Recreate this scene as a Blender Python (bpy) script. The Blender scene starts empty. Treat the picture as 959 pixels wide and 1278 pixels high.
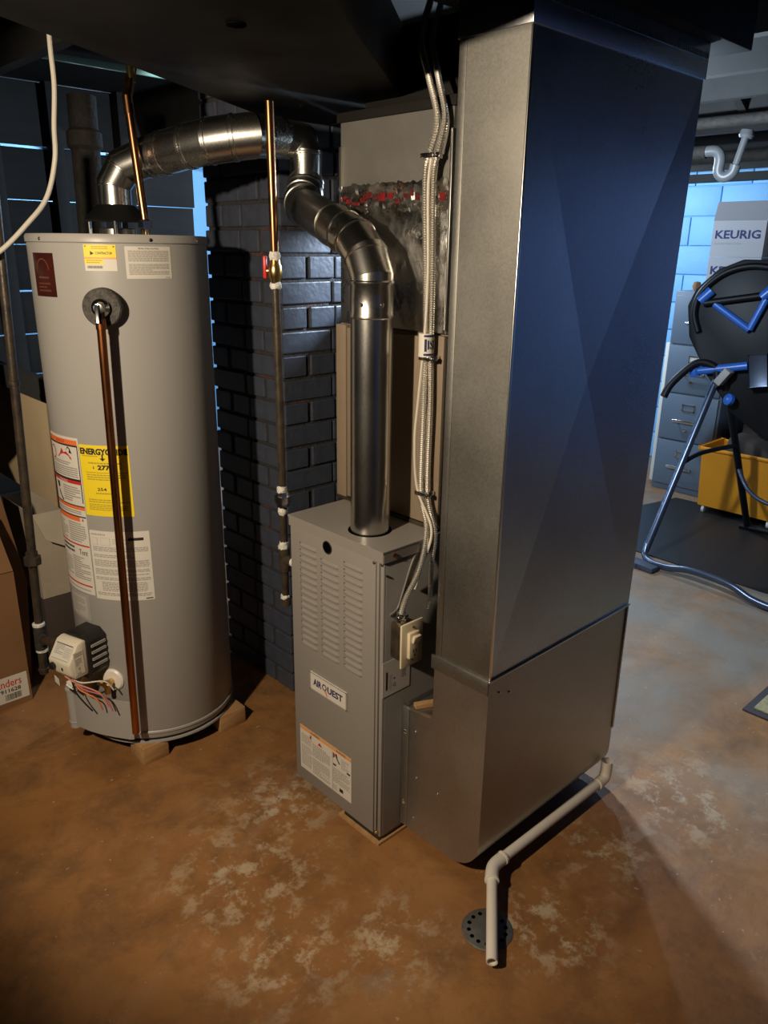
import bpy, bmesh, math, random
from mathutils import Vector, Matrix
random.seed(7)
PI = math.pi
scene = bpy.context.scene
col = scene.collection

# ------------------------------------------------------------------ camera, world, lights, exposure
RIGHT = Vector((0.726, -0.68756, 0.01367)); UP = Vector((0.21285, 0.24357, 0.94624)); FWD = Vector((0.65392, 0.68406, -0.32318))
cd = bpy.data.cameras.new('camera'); cam = bpy.data.objects.new('camera', cd); col.objects.link(cam)
M4 = Matrix(((RIGHT.x, UP.x, -FWD.x, 0), (RIGHT.y, UP.y, -FWD.y, 0), (RIGHT.z, UP.z, -FWD.z, 1.55), (0, 0, 0, 1)))
cam.matrix_world = M4
cd.sensor_fit = 'HORIZONTAL'; cd.sensor_width = 36; cd.lens = 36*962/959; cd.clip_start = 0.05; cd.clip_end = 60
scene.camera = cam

w = bpy.data.worlds.new('world'); scene.world = w; w.use_nodes = True
w.node_tree.nodes['Background'].inputs[0].default_value = (0.5, 0.6, 0.8, 1)
w.node_tree.nodes['Background'].inputs[1].default_value = 0.012

def lamp(name, kind, loc, energy, color, radius=0.05, aim=None, size=None, blend=None):
    ld = bpy.data.lights.new(name, kind); ld.energy = energy; ld.color = color
    if kind in ('POINT', 'SPOT'): ld.shadow_soft_size = radius
    o = bpy.data.objects.new(name, ld); col.objects.link(o); o.location = loc
    if aim is not None: o.rotation_euler = (Vector(aim)-Vector(loc)).to_track_quat('-Z', 'Y').to_euler()
    if kind == 'SPOT': ld.spot_size = math.radians(size); ld.spot_blend = blend
    return o
lamp('work_light', 'SPOT', (-0.40, 1.00, 1.82), 150, (1.0, 0.83, 0.62), 0.035, (1.2, 1.56, 1.12), 92, 0.42)
lamp('basement_bulb', 'POINT', (2.29, 1.64, 1.73), 125, (0.66, 0.82, 1.0), 0.045)
lamp('duct_reflection_fill', 'SPOT', (4.5, -0.9, 1.9), 45, (0.66, 0.82, 1.0), 0.05, (5.7, -1.2, 1.1), 115, 0.5)  # added unseen fill, lights the wall that the duct panel reflects
lamp('wall_fill', 'POINT', (4.4, 3.35, 1.98), 120, (0.66, 0.82, 1.0), 0.05)  # added fill hidden behind the duct, brightens far wall and cabinets
lamp('slit_backlight', 'POINT', (2.3, 4.75, 1.93), 70, (0.66, 0.82, 1.0), 0.06)  # added unseen lamp behind the partition, makes its slits show bright
scene.view_settings.view_transform = 'Standard'; scene.view_settings.look = 'None'
scene.view_settings.exposure = 0.0; scene.view_settings.gamma = 1.0; scene.view_settings.use_curve_mapping = False

# ------------------------------------------------------------------ helpers
W = {}
def finish(name, me, material, parent):
    o = bpy.data.objects.new(name, me); col.objects.link(o)
    if material: me.materials.append(material)
    if parent is not None: o.parent = parent
    return o
def wloc(p):
    return W.get(p.name, Vector((0, 0, 0))) if p is not None else None
def obj(name, bm, material, parent=None, sharp=35):
    bmesh.ops.recalc_face_normals(bm, faces=bm.faces[:])
    if parent is None:
        xs = [v.co for v in bm.verts]
        o0 = Vector(((min(v.x for v in xs)+max(v.x for v in xs))/2, (min(v.y for v in xs)+max(v.y for v in xs))/2, min(v.z for v in xs)))
    else:
        o0 = wloc(parent)
    bmesh.ops.translate(bm, verts=bm.verts[:], vec=-o0)
    me = bpy.data.meshes.new(name); bm.to_mesh(me); bm.free()
    for p in me.polygons: p.use_smooth = True
    me.set_sharp_from_angle(angle=math.radians(sharp))
    o = finish(name, me, material, parent)
    if parent is None: o.location = o0
    W[o.name] = o0.copy()
    return o
def tag(o, label=None, cat=None, group=None, kind=None):
    if label: o['label'] = label
    if cat: o['category'] = cat
    if group: o['group'] = group
    if kind: o['kind'] = kind
    return o
def thing(name, loc, label, cat, group=None):
    o = bpy.data.objects.new(name, None); col.objects.link(o); o.location = loc; o.empty_display_size = 0.05
    W[o.name] = Vector(loc)
    return tag(o, label, cat, group)
def BM(): return bmesh.new()
def box(bm, a, b, bev=0):
    r = bmesh.ops.create_cube(bm, size=1)
    vs = r['verts']
    for v in vs:
        v.co = Vector(((a[0]+b[0])/2+v.co.x*(b[0]-a[0]), (a[1]+b[1])/2+v.co.y*(b[1]-a[1]), (a[2]+b[2])/2+v.co.z*(b[2]-a[2])))
    if bev:
        es = list({e for v in vs for e in v.link_edges})
        bmesh.ops.bevel(bm, geom=es, offset=bev, segments=2, affect='EDGES', profile=0.5)
    return bm
def obox(bm, m, s, bev=0):
    r = bmesh.ops.create_cube(bm, size=1); vs = r['verts']
    for v in vs: v.co = m @ Vector((v.co.x*s[0], v.co.y*s[1], v.co.z*s[2]))
    if bev:
        es = list({e for v in vs for e in v.link_edges})
        bmesh.ops.bevel(bm, geom=es, offset=bev, segments=2, affect='EDGES', profile=0.5)
    return bm
def bar(bm, p, q, wd, th, up=(0, 0, 1), bev=0):
    p = Vector(p); q = Vector(q); x = (q-p); L = x.length; x.normalize(); up = Vector(up)
    y = up.cross(x); y.normalize(); z = x.cross(y); c = (p+q)/2
    return obox(bm, Matrix(((x.x, y.x, z.x, c.x), (x.y, y.y, z.y, c.y), (x.z, y.z, z.z, c.z), (0, 0, 0, 1))), (L, wd, th), bev)
def frame(o, x, y, z):
    return Matrix(((x[0], y[0], z[0], o[0]), (x[1], y[1], z[1], o[1]), (x[2], y[2], z[2], o[2]), (0, 0, 0, 1)))
def prism(bm, pts, m, d, bev=0):
    """polygon pts (x,y) in the local xy plane, extruded 0..d along local z"""
    a = [bm.verts.new(m @ Vector((x, y, 0))) for x, y in pts]; b = [bm.verts.new(m @ Vector((x, y, d))) for x, y in pts]
    n = len(pts); fs = [bm.faces.new(a[::-1]), bm.faces.new(b)]
    for i in range(n): fs.append(bm.faces.new((a[i], a[(i+1) % n], b[(i+1) % n], b[i])))
    if bev:
        bmesh.ops.bevel(bm, geom=list({e for f in fs for e in f.edges}), offset=bev, segments=2, affect='EDGES', profile=0.5)
    return bm
def smoothpath(pts, n=8):
    P = [Vector(p) for p in pts]; out = []
    for i in range(len(P)-1):
        p0 = P[max(i-1, 0)]; p1 = P[i]; p2 = P[i+1]; p3 = P[min(i+2, len(P)-1)]
        for k in range(n):
            t = k/n
            out.append(0.5*((2*p1)+(p2-p0)*t+(2*p0-5*p1+4*p2-p3)*t*t+(-p0+3*p1-3*p2+p3)*t**3))
    out.append(P[-1]); return out
def resample(pts, step):
    out = [pts[0]]; acc = 0
    for i in range(1, len(pts)):
        a = pts[i-1]; b = pts[i]; L = (b-a).length
        if L < 1e-9: continue
        d = step-acc
        while d <= L:
            out.append(a+(b-a)*(d/L)); d += step
        acc = L-(d-step)
    return out
def tube(bm, pts, r, seg=20, cap=True):
    """sweep with mitred corners; r: number or list"""
    P = [Vector(p) for p in pts]; n = len(P)
    R = r if isinstance(r, (list, tuple)) else [r]*n
    d = [(P[i+1]-P[i]).normalized() for i in range(n-1)]
    u = d[0].orthogonal().normalized(); rings = []
    for i in range(n):
        if i == 0: t = d[0]; s = None
        elif i == n-1: t = d[-1]; s = None
        else:
            q = d[i-1].rotation_difference(d[i])
            t = (d[i-1]+d[i]).normalized(); s = d[i-1]
        ring = []
        if s is None:
            v = t.cross(u).normalized()
            for k in range(seg):
                a = 2*PI*k/seg; ring.append(P[i]+(u*math.cos(a)+v*math.sin(a))*R[i])
        else:
            v = s.cross(u).normalized()
            den = s.dot(t)
            for k in range(seg):
                a = 2*PI*k/seg; off = (u*math.cos(a)+v*math.sin(a))*R[i]
                ring.append(P[i]+off-s*(off.dot(t)/den))
            u = (q @ u).normalized()
        rings.append([bm.verts.new(c) for c in ring])
    for i in range(n-1):
        for k in range(seg):
            bm.faces.new((rings[i][k], rings[i][(k+1) % seg], rings[i+1][(k+1) % seg], rings[i+1][k]))
    if cap:
        bm.faces.new(rings[0][::-1]); bm.faces.new(rings[-1])
    return bm
def lathe(bm, prof, o, ax=(0, 0, 1), seg=40, close=True):
    """prof: list of (r, h) along axis ax from o"""
    ax = Vector(ax).normalized(); u = ax.orthogonal().normalized(); v = ax.cross(u); o = Vector(o); rings = []
    for r, h in prof:
        if r < 1e-6: rings.append([bm.verts.new(o+ax*h)]); continue
        rings.append([bm.verts.new(o+ax*h+(u*math.cos(2*PI*k/seg)+v*math.sin(2*PI*k/seg))*r) for k in range(seg)])
    for a, b in zip(rings, rings[1:]):
        for k in range(seg):
            k2 = (k+1) % seg
            if len(a) == 1 and len(b) == 1: continue
            if len(a) == 1: bm.faces.new((a[0], b[k2], b[k]))
            elif len(b) == 1: bm.faces.new((a[k], a[k2], b[0]))
            else: bm.faces.new((a[k], a[k2], b[k2], b[k]))
    if close:
        if len(rings[0]) > 1: bm.faces.new(rings[0][::-1])
        if len(rings[-1]) > 1: bm.faces.new(rings[-1])
    return bm
def ring(bm, c, ax, r, h=0.006, t=0.003, seg=28):
    """raised bead / band around a pipe"""
    return lathe(bm, [(r-0.001, -h/2-t), (r+t, -h/2), (r+t, h/2), (r-0.001, h/2+t)], c, ax, seg, True)

# ------------------------------------------------------------------ materials
def mat(name, c, rough=0.5, metal=0.0, c2=None, scale=8, detail=4, rv=0.0, bump=0.0, bscale=60, spec=0.5, stretch=None, contrast=(0.35, 0.65)):
    m = bpy.data.materials.new(name); m.use_nodes = True; nt = m.node_tree; b = nt.nodes['Principled BSDF']
    b.inputs['Base Color'].default_value = (*c, 1); b.inputs['Roughness'].default_value = rough; b.inputs['Metallic'].default_value = metal
    b.inputs['Specular IOR Level'].default_value = spec
    tc = nt.nodes.new('ShaderNodeTexCoord'); mp = nt.nodes.new('ShaderNodeMapping'); nt.links.new(tc.outputs['Object'], mp.inputs[0])
    if stretch: mp.inputs['Scale'].default_value = stretch
    if c2 is not None or rv:
        n = nt.nodes.new('ShaderNodeTexNoise'); n.inputs['Scale'].default_value = scale; n.inputs['Detail'].default_value = detail; n.inputs['Roughness'].default_value = 0.6
        nt.links.new(mp.outputs[0], n.inputs['Vector'])
        rp = nt.nodes.new('ShaderNodeMapRange'); rp.inputs[1].default_value = contrast[0]; rp.inputs[2].default_value = contrast[1]
        nt.links.new(n.outputs[0], rp.inputs[0])
        if c2 is not None:
            mx = nt.nodes.new('ShaderNodeMix'); mx.data_type = 'RGBA'; mx.inputs[6].default_value = (*c, 1); mx.inputs[7].default_value = (*c2, 1)
            nt.links.new(rp.outputs[0], mx.inputs[0]); nt.links.new(mx.outputs[2], b.inputs['Base Color'])
        if rv:
            r2 = nt.nodes.new('ShaderNodeMapRange'); r2.inputs[3].default_value = max(rough-rv, 0.03); r2.inputs[4].default_value = min(rough+rv, 1)
            nt.links.new(rp.outputs[0], r2.inputs[0]); nt.links.new(r2.outputs[0], b.inputs['Roughness'])
    if bump:
        n2 = nt.nodes.new('ShaderNodeTexNoise'); n2.inputs['Scale'].default_value = bscale; n2.inputs['Detail'].default_value = 5
        nt.links.new(mp.outputs[0], n2.inputs['Vector'])
        bp = nt.nodes.new('ShaderNodeBump'); bp.inputs['Strength'].default_value = bump; bp.inputs['Distance'].default_value = 0.01
        nt.links.new(n2.outputs[0], bp.inputs['Height']); nt.links.new(bp.outputs[0], b.inputs['Normal'])
    return m
def galv(name, c, rough, scale=55, var=0.12, bump=0.02):
    """galvanised sheet: spangle cells plus soft streaks"""
    m = mat(name, c, rough, 1.0, bump=bump, bscale=7); nt = m.node_tree; b = nt.nodes['Principled BSDF']; mp = nt.nodes['Mapping']
    vo = nt.nodes.new('ShaderNodeTexVoronoi'); vo.inputs['Scale'].default_value = scale; nt.links.new(mp.outputs[0], vo.inputs['Vector'])
    n = nt.nodes.new('ShaderNodeTexNoise'); n.inputs['Scale'].default_value = 3.5; n.inputs['Detail'].default_value = 6; nt.links.new(mp.outputs[0], n.inputs['Vector'])
    sep = nt.nodes.new('ShaderNodeSeparateColor'); nt.links.new(vo.outputs['Color'], sep.inputs[0])
    ad = nt.nodes.new('ShaderNodeMath'); ad.operation = 'MULTIPLY_ADD'; nt.links.new(sep.outputs[0], ad.inputs[0]); ad.inputs[1].default_value = 0.16; nt.links.new(n.outputs[0], ad.inputs[2])
    for sock, lo, hi in (('Roughness', rough-var, rough+var),):
        r = nt.nodes.new('ShaderNodeMapRange'); r.inputs[1].default_value = 0.3; r.inputs[2].default_value = 0.9; r.inputs[3].default_value = lo; r.inputs[4].default_value = hi
        nt.links.new(ad.outputs[0], r.inputs[0]); nt.links.new(r.outputs[0], b.inputs[sock])
    mx = nt.nodes.new('ShaderNodeMix'); mx.data_type = 'RGBA'; mx.inputs[6].default_value = (c[0]*0.78, c[1]*0.78, c[2]*0.78, 1); mx.inputs[7].default_value = (min(c[0]*1.15, 1), min(c[1]*1.15, 1), min(c[2]*1.15, 1), 1)
    r = nt.nodes.new('ShaderNodeMapRange'); r.inputs[1].default_value = 0.3; r.inputs[2].default_value = 1.0
    nt.links.new(ad.outputs[0], r.inputs[0]); nt.links.new(r.outputs[0], mx.inputs[0]); nt.links.new(mx.outputs[2], b.inputs['Base Color'])
    return m

m_tank = mat('tank_enamel', (0.34, 0.325, 0.30), 0.38, rv=0.04, scale=3, spec=0.4)
m_furn = mat('furnace_enamel', (0.245, 0.225, 0.20), 0.42, rv=0.05, scale=4, spec=0.4)
m_furn2 = mat('furnace_casing_enamel', (0.20, 0.185, 0.168), 0.45, spec=0.4)
m_taupe = mat('taupe_enamel', (0.245, 0.185, 0.125), 0.5, c2=(0.22, 0.165, 0.115), scale=5)
m_galv = galv('galvanised_sheet', (0.34, 0.33, 0.30), 0.5, scale=260, var=0.06)
m_galvface = galv('galvanised_panel', (0.52, 0.53, 0.55), 0.30, scale=200, var=0.04)
m_boot = galv('galvanised_boot', (0.47, 0.455, 0.42), 0.48, scale=220, var=0.06)
m_trunk = mat('trunk_sheet', (0.013, 0.012, 0.0105), 0.65, 0.0, rv=0.08, scale=4, spec=0.12)
m_edge = mat('folded_sheet_edge', (0.75, 0.73, 0.68), 0.3, 1.0)
m_vent = galv('vent_sheet', (0.62, 0.60, 0.56), 0.26, scale=300, var=0.03, bump=0.008)
m_ventold = galv('dull_vent_sheet', (0.40, 0.39, 0.36), 0.36, scale=150, var=0.12)
m_foil = mat('foil_face', (0.55, 0.54, 0.51), 0.3, 1.0, rv=0.12, scale=14, bump=0.35, bscale=22)
m_plen = mat('plenum_sheet', (0.125, 0.12, 0.108), 0.6, 0.2, c2=(0.15, 0.143, 0.128), scale=10)
m_redtape = mat('red_tape', (0.20, 0.010, 0.012), 0.35, c2=(0.07, 0.01, 0.01), scale=30)
m_copper = mat('copper_pipe', (0.62, 0.24, 0.085), 0.3, 1.0, c2=(0.30, 0.10, 0.035), scale=14, detail=5, rv=0.1, stretch=(1, 1, 0.25))
m_oldcopper = mat('aged_copper', (0.34, 0.17, 0.08), 0.3, 1.0, c2=(0.22, 0.10, 0.045), scale=16, rv=0.08, stretch=(1, 1, 0.3))
m_brass = mat('brass', (0.66, 0.47, 0.18), 0.28, 1.0)
m_iron = mat('black_iron', (0.035, 0.028, 0.022), 0.4, 0.3, c2=(0.075, 0.055, 0.035), scale=30, bump=0.1)
m_dope = mat('pipe_dope', (0.70, 0.68, 0.62), 0.6, c2=(0.55, 0.53, 0.47), scale=60, bump=0.5, bscale=120)
m_chrome = mat('bright_steel', (0.72, 0.71, 0.68), 0.2, 1.0)
m_cable = mat('armoured_cable', (0.80, 0.76, 0.69), 0.38, 0.9)
m_wire = mat('white_wire', (0.62, 0.57, 0.48), 0.5)
m_foam = mat('grey_foam', (0.055, 0.05, 0.045), 0.95, c2=(0.11, 0.10, 0.09), scale=70, bump=0.8, bscale=140)
m_black = mat('black_plastic', (0.012, 0.012, 0.012), 0.4)
m_blackmetal = mat('black_metal', (0.01, 0.01, 0.01), 0.35, 0.3)
m_cream = mat('cream_plastic', (0.66, 0.60, 0.47), 0.4)
m_ivory = mat('ivory_plastic', (0.68, 0.58, 0.40), 0.35)
m_white = mat('white_plastic', (0.72, 0.68, 0.60), 0.4)
m_pvc = mat('pvc', (0.74, 0.69, 0.61), 0.35, c2=(0.68, 0.62, 0.53), scale=6)
m_paper = mat('label_paper', (0.62, 0.58, 0.51), 0.6)
m_yellow = mat('yellow_print', (0.82, 0.62, 0.02), 0.5)
m_ink = mat('black_ink', (0.02, 0.018, 0.016), 0.6)
m_inkg = mat('grey_ink', (0.30, 0.28, 0.25), 0.6)
m_inkl = mat('pale_ink', (0.42, 0.39, 0.34), 0.6)
m_inky = mat('fine_print_on_yellow', (0.42, 0.32, 0.03), 0.6)
m_red = mat('red_ink', (0.50, 0.03, 0.02), 0.5)
m_orange = mat('orange_ink', (0.74, 0.16, 0.04), 0.5)
m_ltorange = mat('pale_orange_ink', (0.72, 0.33, 0.10), 0.5)
m_navy = mat('navy_ink', (0.018, 0.022, 0.10), 0.4)
m_maroon = mat('maroon_label', (0.060, 0.012, 0.008), 0.25, c2=(0.025, 0.008, 0.006), scale=6)
m_maroon2 = mat('maroon_label_art', (0.13, 0.045, 0.03), 0.3)
m_redhandle = mat('red_handle', (0.55, 0.028, 0.015), 0.35)
m_wood = mat('pine_block', (0.45, 0.27, 0.12), 0.7, c2=(0.34, 0.18, 0.07), scale=9, stretch=(1, 8, 8))
m_card = mat('cardboard', (0.23, 0.115, 0.045), 0.85, c2=(0.19, 0.095, 0.038), scale=4)
m_carton = mat('white_carton', (0.42, 0.36, 0.27), 0.8, c2=(0.35, 0.29, 0.21), scale=5)
m_beige = mat('beige_board', (0.50, 0.39, 0.24), 0.7, c2=(0.42, 0.32, 0.19), scale=4, contrast=(0.3, 0.8))
m_brick = mat('painted_brick', (0.042, 0.049, 0.068), 0.45, c2=(0.056, 0.064, 0.088), scale=22, bump=0.18, bscale=45)
m_mortar = mat('mortar', (0.030, 0.027, 0.028), 0.9, c2=(0.12, 0.048, 0.028), scale=5, detail=6, bump=0.8, bscale=60, contrast=(0.56, 0.72))
m_plank = mat('dark_board', (0.006, 0.006, 0.006), 0.8, c2=(0.011, 0.010, 0.009), scale=6, stretch=(1, 6, 6))
m_joist = mat('dark_joist', (0.009, 0.009, 0.009), 0.85, c2=(0.015, 0.014, 0.013), scale=8)
m_ceil = mat('dark_deck', (0.007, 0.007, 0.007), 0.9, spec=0.2)
m_wallpaint = mat('pale_block_paint', (0.20, 0.46, 0.76), 0.6, c2=(0.18, 0.43, 0.72), scale=5, bump=0.15, bscale=80)
m_walljoint = mat('block_joint', (0.17, 0.40, 0.66), 0.8)
m_deepblue = mat('reflection_blue', (0.125, 0.175, 0.37), 0.6, c2=(0.11, 0.155, 0.33), scale=4)  # tint of unseen wall stretches, set to colour the duct's reflection
m_dwall = mat('dark_wall', (0.03, 0.03, 0.032), 0.8)
m_green = mat('pale_green_rail', (0.35, 0.62, 0.48), 0.5)
m_soil = mat('cast_iron_stack', (0.018, 0.016, 0.013), 0.8, c2=(0.032, 0.027, 0.022), scale=40, bump=0.5, bscale=60)
m_cab = mat('grey_cabinet', (0.11, 0.145, 0.19), 0.42, rv=0.05)
m_tblblack = mat('table_black', (0.004, 0.004, 0.005), 0.5, spec=0.25)
m_tblblue = mat('table_blue', (0.02, 0.10, 0.40), 0.35)
m_tblsteel = mat('table_steel', (0.11, 0.13, 0.18), 0.3, 0.8)
m_rubber = mat('rubber_foot', (0.05, 0.06, 0.085), 0.6)
m_mat = mat('black_mat', (0.014, 0.013, 0.013), 0.5)
m_yellowbin = mat('yellow_plastic', (0.72, 0.27, 0.01), 0.45)
m_rug = mat('mat_pile', (0.36, 0.31, 0.16), 0.95, c2=(0.26, 0.23, 0.13), scale=60, bump=1.0, bscale=150)
m_rugedge = mat('mat_edge', (0.03, 0.026, 0.03), 0.8)
m_drain = mat('drain_iron', (0.10, 0.10, 0.10), 0.5, 0.5, c2=(0.16, 0.155, 0.15), scale=25)
m_hole = mat('dark_hole', (0.002, 0.002, 0.002), 0.9, spec=0.0)
m_keur = mat('printed_carton', (0.34, 0.33, 0.345), 0.75)
m_darkbox = mat('dark_carton', (0.05, 0.035, 0.028), 0.8)
m_wires = [mat('wire_salmon', (0.55, 0.22, 0.13), 0.5), mat('wire_white', (0.62, 0.56, 0.47), 0.5), mat('wire_pink', (0.42, 0.12, 0.16), 0.5), mat('wire_orange', (0.62, 0.20, 0.04), 0.5)]

def floor_material():
    m = bpy.data.materials.new('stained_concrete'); m.use_nodes = True; nt = m.node_tree; b = nt.nodes['Principled BSDF']; N = nt.nodes.new; L = nt.links.new
    tc = N('ShaderNodeTexCoord')
    def noise(s, d=6, r=0.6, dist=0.0):
        n = N('ShaderNodeTexNoise'); n.inputs['Scale'].default_value = s; n.inputs['Detail'].default_value = d; n.inputs['Roughness'].default_value = r; n.inputs['Distortion'].default_value = dist
        L(tc.outputs['Object'], n.inputs['Vector']); return n.outputs[0]
    def rng(s, a, c, lo=0, hi=1):
        r = N('ShaderNodeMapRange'); r.inputs[1].default_value = a; r.inputs[2].default_value = c; r.inputs[3].default_value = lo; r.inputs[4].default_value = hi; L(s, r.inputs[0]); return r.outputs[0]
    def mix(f, a, c):
        x = N('ShaderNodeMix'); x.data_type = 'RGBA'
        if isinstance(a, tuple): x.inputs[6].default_value = (*a, 1)
        else: L(a, x.inputs[6])
        x.inputs[7].default_value = (*c, 1); L(f, x.inputs[0]); return x.outputs[2]
    def mul(a, c):
        x = N('ShaderNodeMath'); x.operation = 'MULTIPLY'; L(a, x.inputs[0])
        if isinstance(c, float): x.inputs[1].default_value = c
        else: L(c, x.inputs[1])
        return x.outputs[0]
    def mx(a, c):
        x = N('ShaderNodeMath'); x.operation = 'MAXIMUM'; L(a, x.inputs[0]); L(c, x.inputs[1]); return x.outputs[0]
    def blob(c, r0, r1):
        vm = N('ShaderNodeVectorMath'); vm.operation = 'DISTANCE'; L(tc.outputs['Object'], vm.inputs[0]); vm.inputs[1].default_value = (c[0]-2.1, c[1]-1.8, 0.1); return rng(vm.outputs['Value'], r0, r1, 1, 0)
    c = mix(rng(noise(2.2, 6, .62, .6), 0.35, 0.68), (0.225, 0.098, 0.028), (0.325, 0.156, 0.053))
    c = mix(mul(rng(noise(5.5, 9, .74, .3), 0.45, 0.68), 0.7), c, (0.095, 0.048, 0.02))
    # worn patches where the stain has come off, in the spots the floor shows them
    spots = mx(mx(mx(blob((0.86, 1.40), 0.05, 0.30), blob((1.08, 1.56), 0.02, 0.25)), mx(blob((0.78, 1.13), 0.04, 0.22), blob((1.30, 0.76), 0.06, 0.19))), mx(mx(blob((1.62, 0.80), 0.02, 0.20), blob((0.98, 1.0), 0.02, 0.2)), blob((2.0, 0.75), 0.0, 0.28)))
    worn = mul(rng(noise(17, 10, .72, .12), 0.50, 0.60), spots)
    c = mix(mul(worn, 0.85), c, (0.45, 0.36, 0.24))
    c = mix(mul(rng(noise(9, 9, .72, .15), 0.64, 0.72), 0.45), c, (0.33, 0.25, 0.16))
    c = mix(mul(rng(noise(7, 8, .7, .7), 0.57, 0.66), mul(mx(blob((0.90, 1.12), 0.05, 0.35), blob((0.85, 1.25), 0.0, 0.3)), 0.6)), c, (0.20, 0.18, 0.145))
    # cool light's grey cast painted into the floor towards the back
    grey = rng(noise(1.6, 6, .6, .4), 0.36, 0.62)
    sx = N('ShaderNodeSeparateXYZ'); L(tc.outputs['Object'], sx.inputs[0]); far = rng(sx.outputs[0], -0.5, 0.4)
    c = mix(mul(mul(grey, far), 0.9), c, (0.235, 0.20, 0.16))
    c = mix(mul(rng(noise(45, 5, .65), 0.66, 0.72), 0.8), c, (0.42, 0.33, 0.22))
    L(c, b.inputs['Base Color'])
    L(rng(noise(6, 5), 0.3, 0.7, 0.42, 0.70), b.inputs['Roughness'])
    bp = N('ShaderNodeBump'); bp.inputs['Strength'].default_value = 0.25; bp.inputs['Distance'].default_value = 0.01; L(noise(30, 8, .7), bp.inputs['Height']); L(bp.outputs[0], b.inputs['Normal'])
    return m
m_floor = floor_material()

# ------------------------------------------------------------------ print helpers
_tx = {}
def text_geo(s, bold=0.0):
    k = (s, bold)
    if k in _tx: return _tx[k]
    cu = bpy.data.curves.new('t', 'FONT'); cu.body = s; cu.size = 1.0; cu.resolution_u = 2; cu.offset = bold; cu.fill_mode = 'FRONT'
    o = bpy.data.objects.new('t', cu); col.objects.link(o)
    dg = bpy.context.evaluated_depsgraph_get(); dg.update()
    me = bpy.data.meshes.new_from_object(o.evaluated_get(dg))
    vs = [(v.co.x, v.co.y) for v in me.vertices]; fs = [tuple(p.vertices) for p in me.polygons]
    x0 = min(v[0] for v in vs); x1 = max(v[0] for v in vs); y0 = min(v[1] for v in vs); y1 = max(v[1] for v in vs)
    vs = [((x-x0)/(x1-x0), (y-y0)/(y1-y0)) for x, y in vs]
    bpy.data.objects.remove(o); bpy.data.curves.remove(cu); bpy.data.meshes.remove(me)
    _tx[k] = (vs, fs, (x1-x0)/(y1-y0)); return _tx[k]
def add_quad(g, u0, v0, u1, v1, nx=1):
    vs, fs = g
    for i in range(nx):
        a = u0+(u1-u0)*i/nx; b = u0+(u1-u0)*(i+1)/nx; n = len(vs)
        vs += [(a, v0), (b, v0), (b, v1), (a, v1)]; fs.append((n, n+1, n+2, n+3))
def printed(parent, name, mapf, wd, ht, sheet, elems, nx=10, label=None, thick=0.0008):
    """thin sheet (part) with its print (sub-parts, one per ink)"""
    bm = BM(); rows = []
    for vv in (0, ht):
        rows.append(([bm.verts.new(mapf(wd*i/nx, vv, thick)) for i in range(nx+1)], [bm.verts.new(mapf(wd*i/nx, vv, 0.0)) for i in range(nx+1)]))
    (a, a0), (b, b0) = rows
    for i in range(nx):
        bm.faces.new((a[i], a[i+1], b[i+1], b[i])); bm.faces.new((a0[i], a[i], a[i+1], a0[i+1])); bm.faces.new((b[i], b0[i], b0[i+1], b[i+1]))
    bm.faces.new((a0[0], b0[0], b[0], a[0])); bm.faces.new((a0[nx], a[nx], b[nx], b0[nx]))
    sh = obj(name, bm, sheet, parent, 40)
    if label: sh['label'] = label
    layers = {}
    def g(m):
        if m.name not in layers: layers[m.name] = (m, [], [], len(layers))
        return layers[m.name][1:3]
    for e in elems:
        k = e[0]
        if k == 'rect': add_quad(g(e[5]), e[1]*wd, e[2]*ht, e[3]*wd, e[4]*ht, max(1, int(abs(e[3]-e[1])*nx)))
        elif k == 'poly':
            vs, fs = g(e[2]); n = len(vs); vs += [(x*wd, y*ht) for x, y in e[1]]; fs.append(tuple(range(n, n+len(e[1]))))
        elif k == 'text':       # text, u0, v0, u1, v1, mat, bold : fitted to the box
            tv, tf, asp = text_geo(e[1], e[7] if len(e) > 7 else 0.0); vs, fs = g(e[6]); n = len(vs)
            vs += [((e[2]+x*(e[4]-e[2]))*wd, (e[3]+y*(e[5]-e[3]))*ht) for x, y in tv]; fs += [tuple(i+n for i in f) for f in tf]
        elif k == 'lines':      # u0, v0, u1, v1, count, mat
            _, u0, v0, u1, v1, cnt, m = e; p = (v1-v0)/cnt
            for i in range(cnt):
                y = v1-(i+0.75)*p; x = u0; end = u1 if random.random() < 0.75 else u0+(u1-u0)*random.uniform(0.4, 0.95)
                while x < end-0.01:
                    ww = random.uniform(0.03, 0.09)*(u1-u0)*1.3; xe = min(x+ww, end)
                    add_quad(g(m), x*wd, y*ht, xe*wd, (y+p*0.52)*ht); x = xe+0.012
    for m, vs, fs, i in layers.values():
        if not vs: continue
        off = thick+0.0003+0.0002*i
        b2 = BM(); vv = [b2.verts.new(mapf(u, v, off)) for u, v in vs]
        for f in fs:
            try: b2.faces.new([vv[j] for j in f])
            except ValueError: pass
        o0 = wloc(sh); bmesh.ops.translate(b2, verts=b2.verts[:], vec=-o0)
        me = bpy.data.meshes.new('print'); b2.to_mesh(me); b2.free(); o = finish('print', me, m, sh); W[o.name] = o0; o['kind'] = 'stuff'
    return sh
def map_negA(A, B0, z0): return lambda u, v, o: Vector((A-o, B0-u, z0+v))      # faces -x, reads towards -y
def map_negB(B, A0, z0): return lambda u, v, o: Vector((A0+u, B-o, z0+v))      # faces -y, reads towards +x
def screw(parent, p, n, r=0.005, m=None):
    bm = BM(); lathe(bm, [(r, 0), (r, 0.002), (r*0.55, 0.0035), (0, 0.0035)], p, n, 10); return obj('screw', bm, m or m_chrome, parent)

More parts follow.
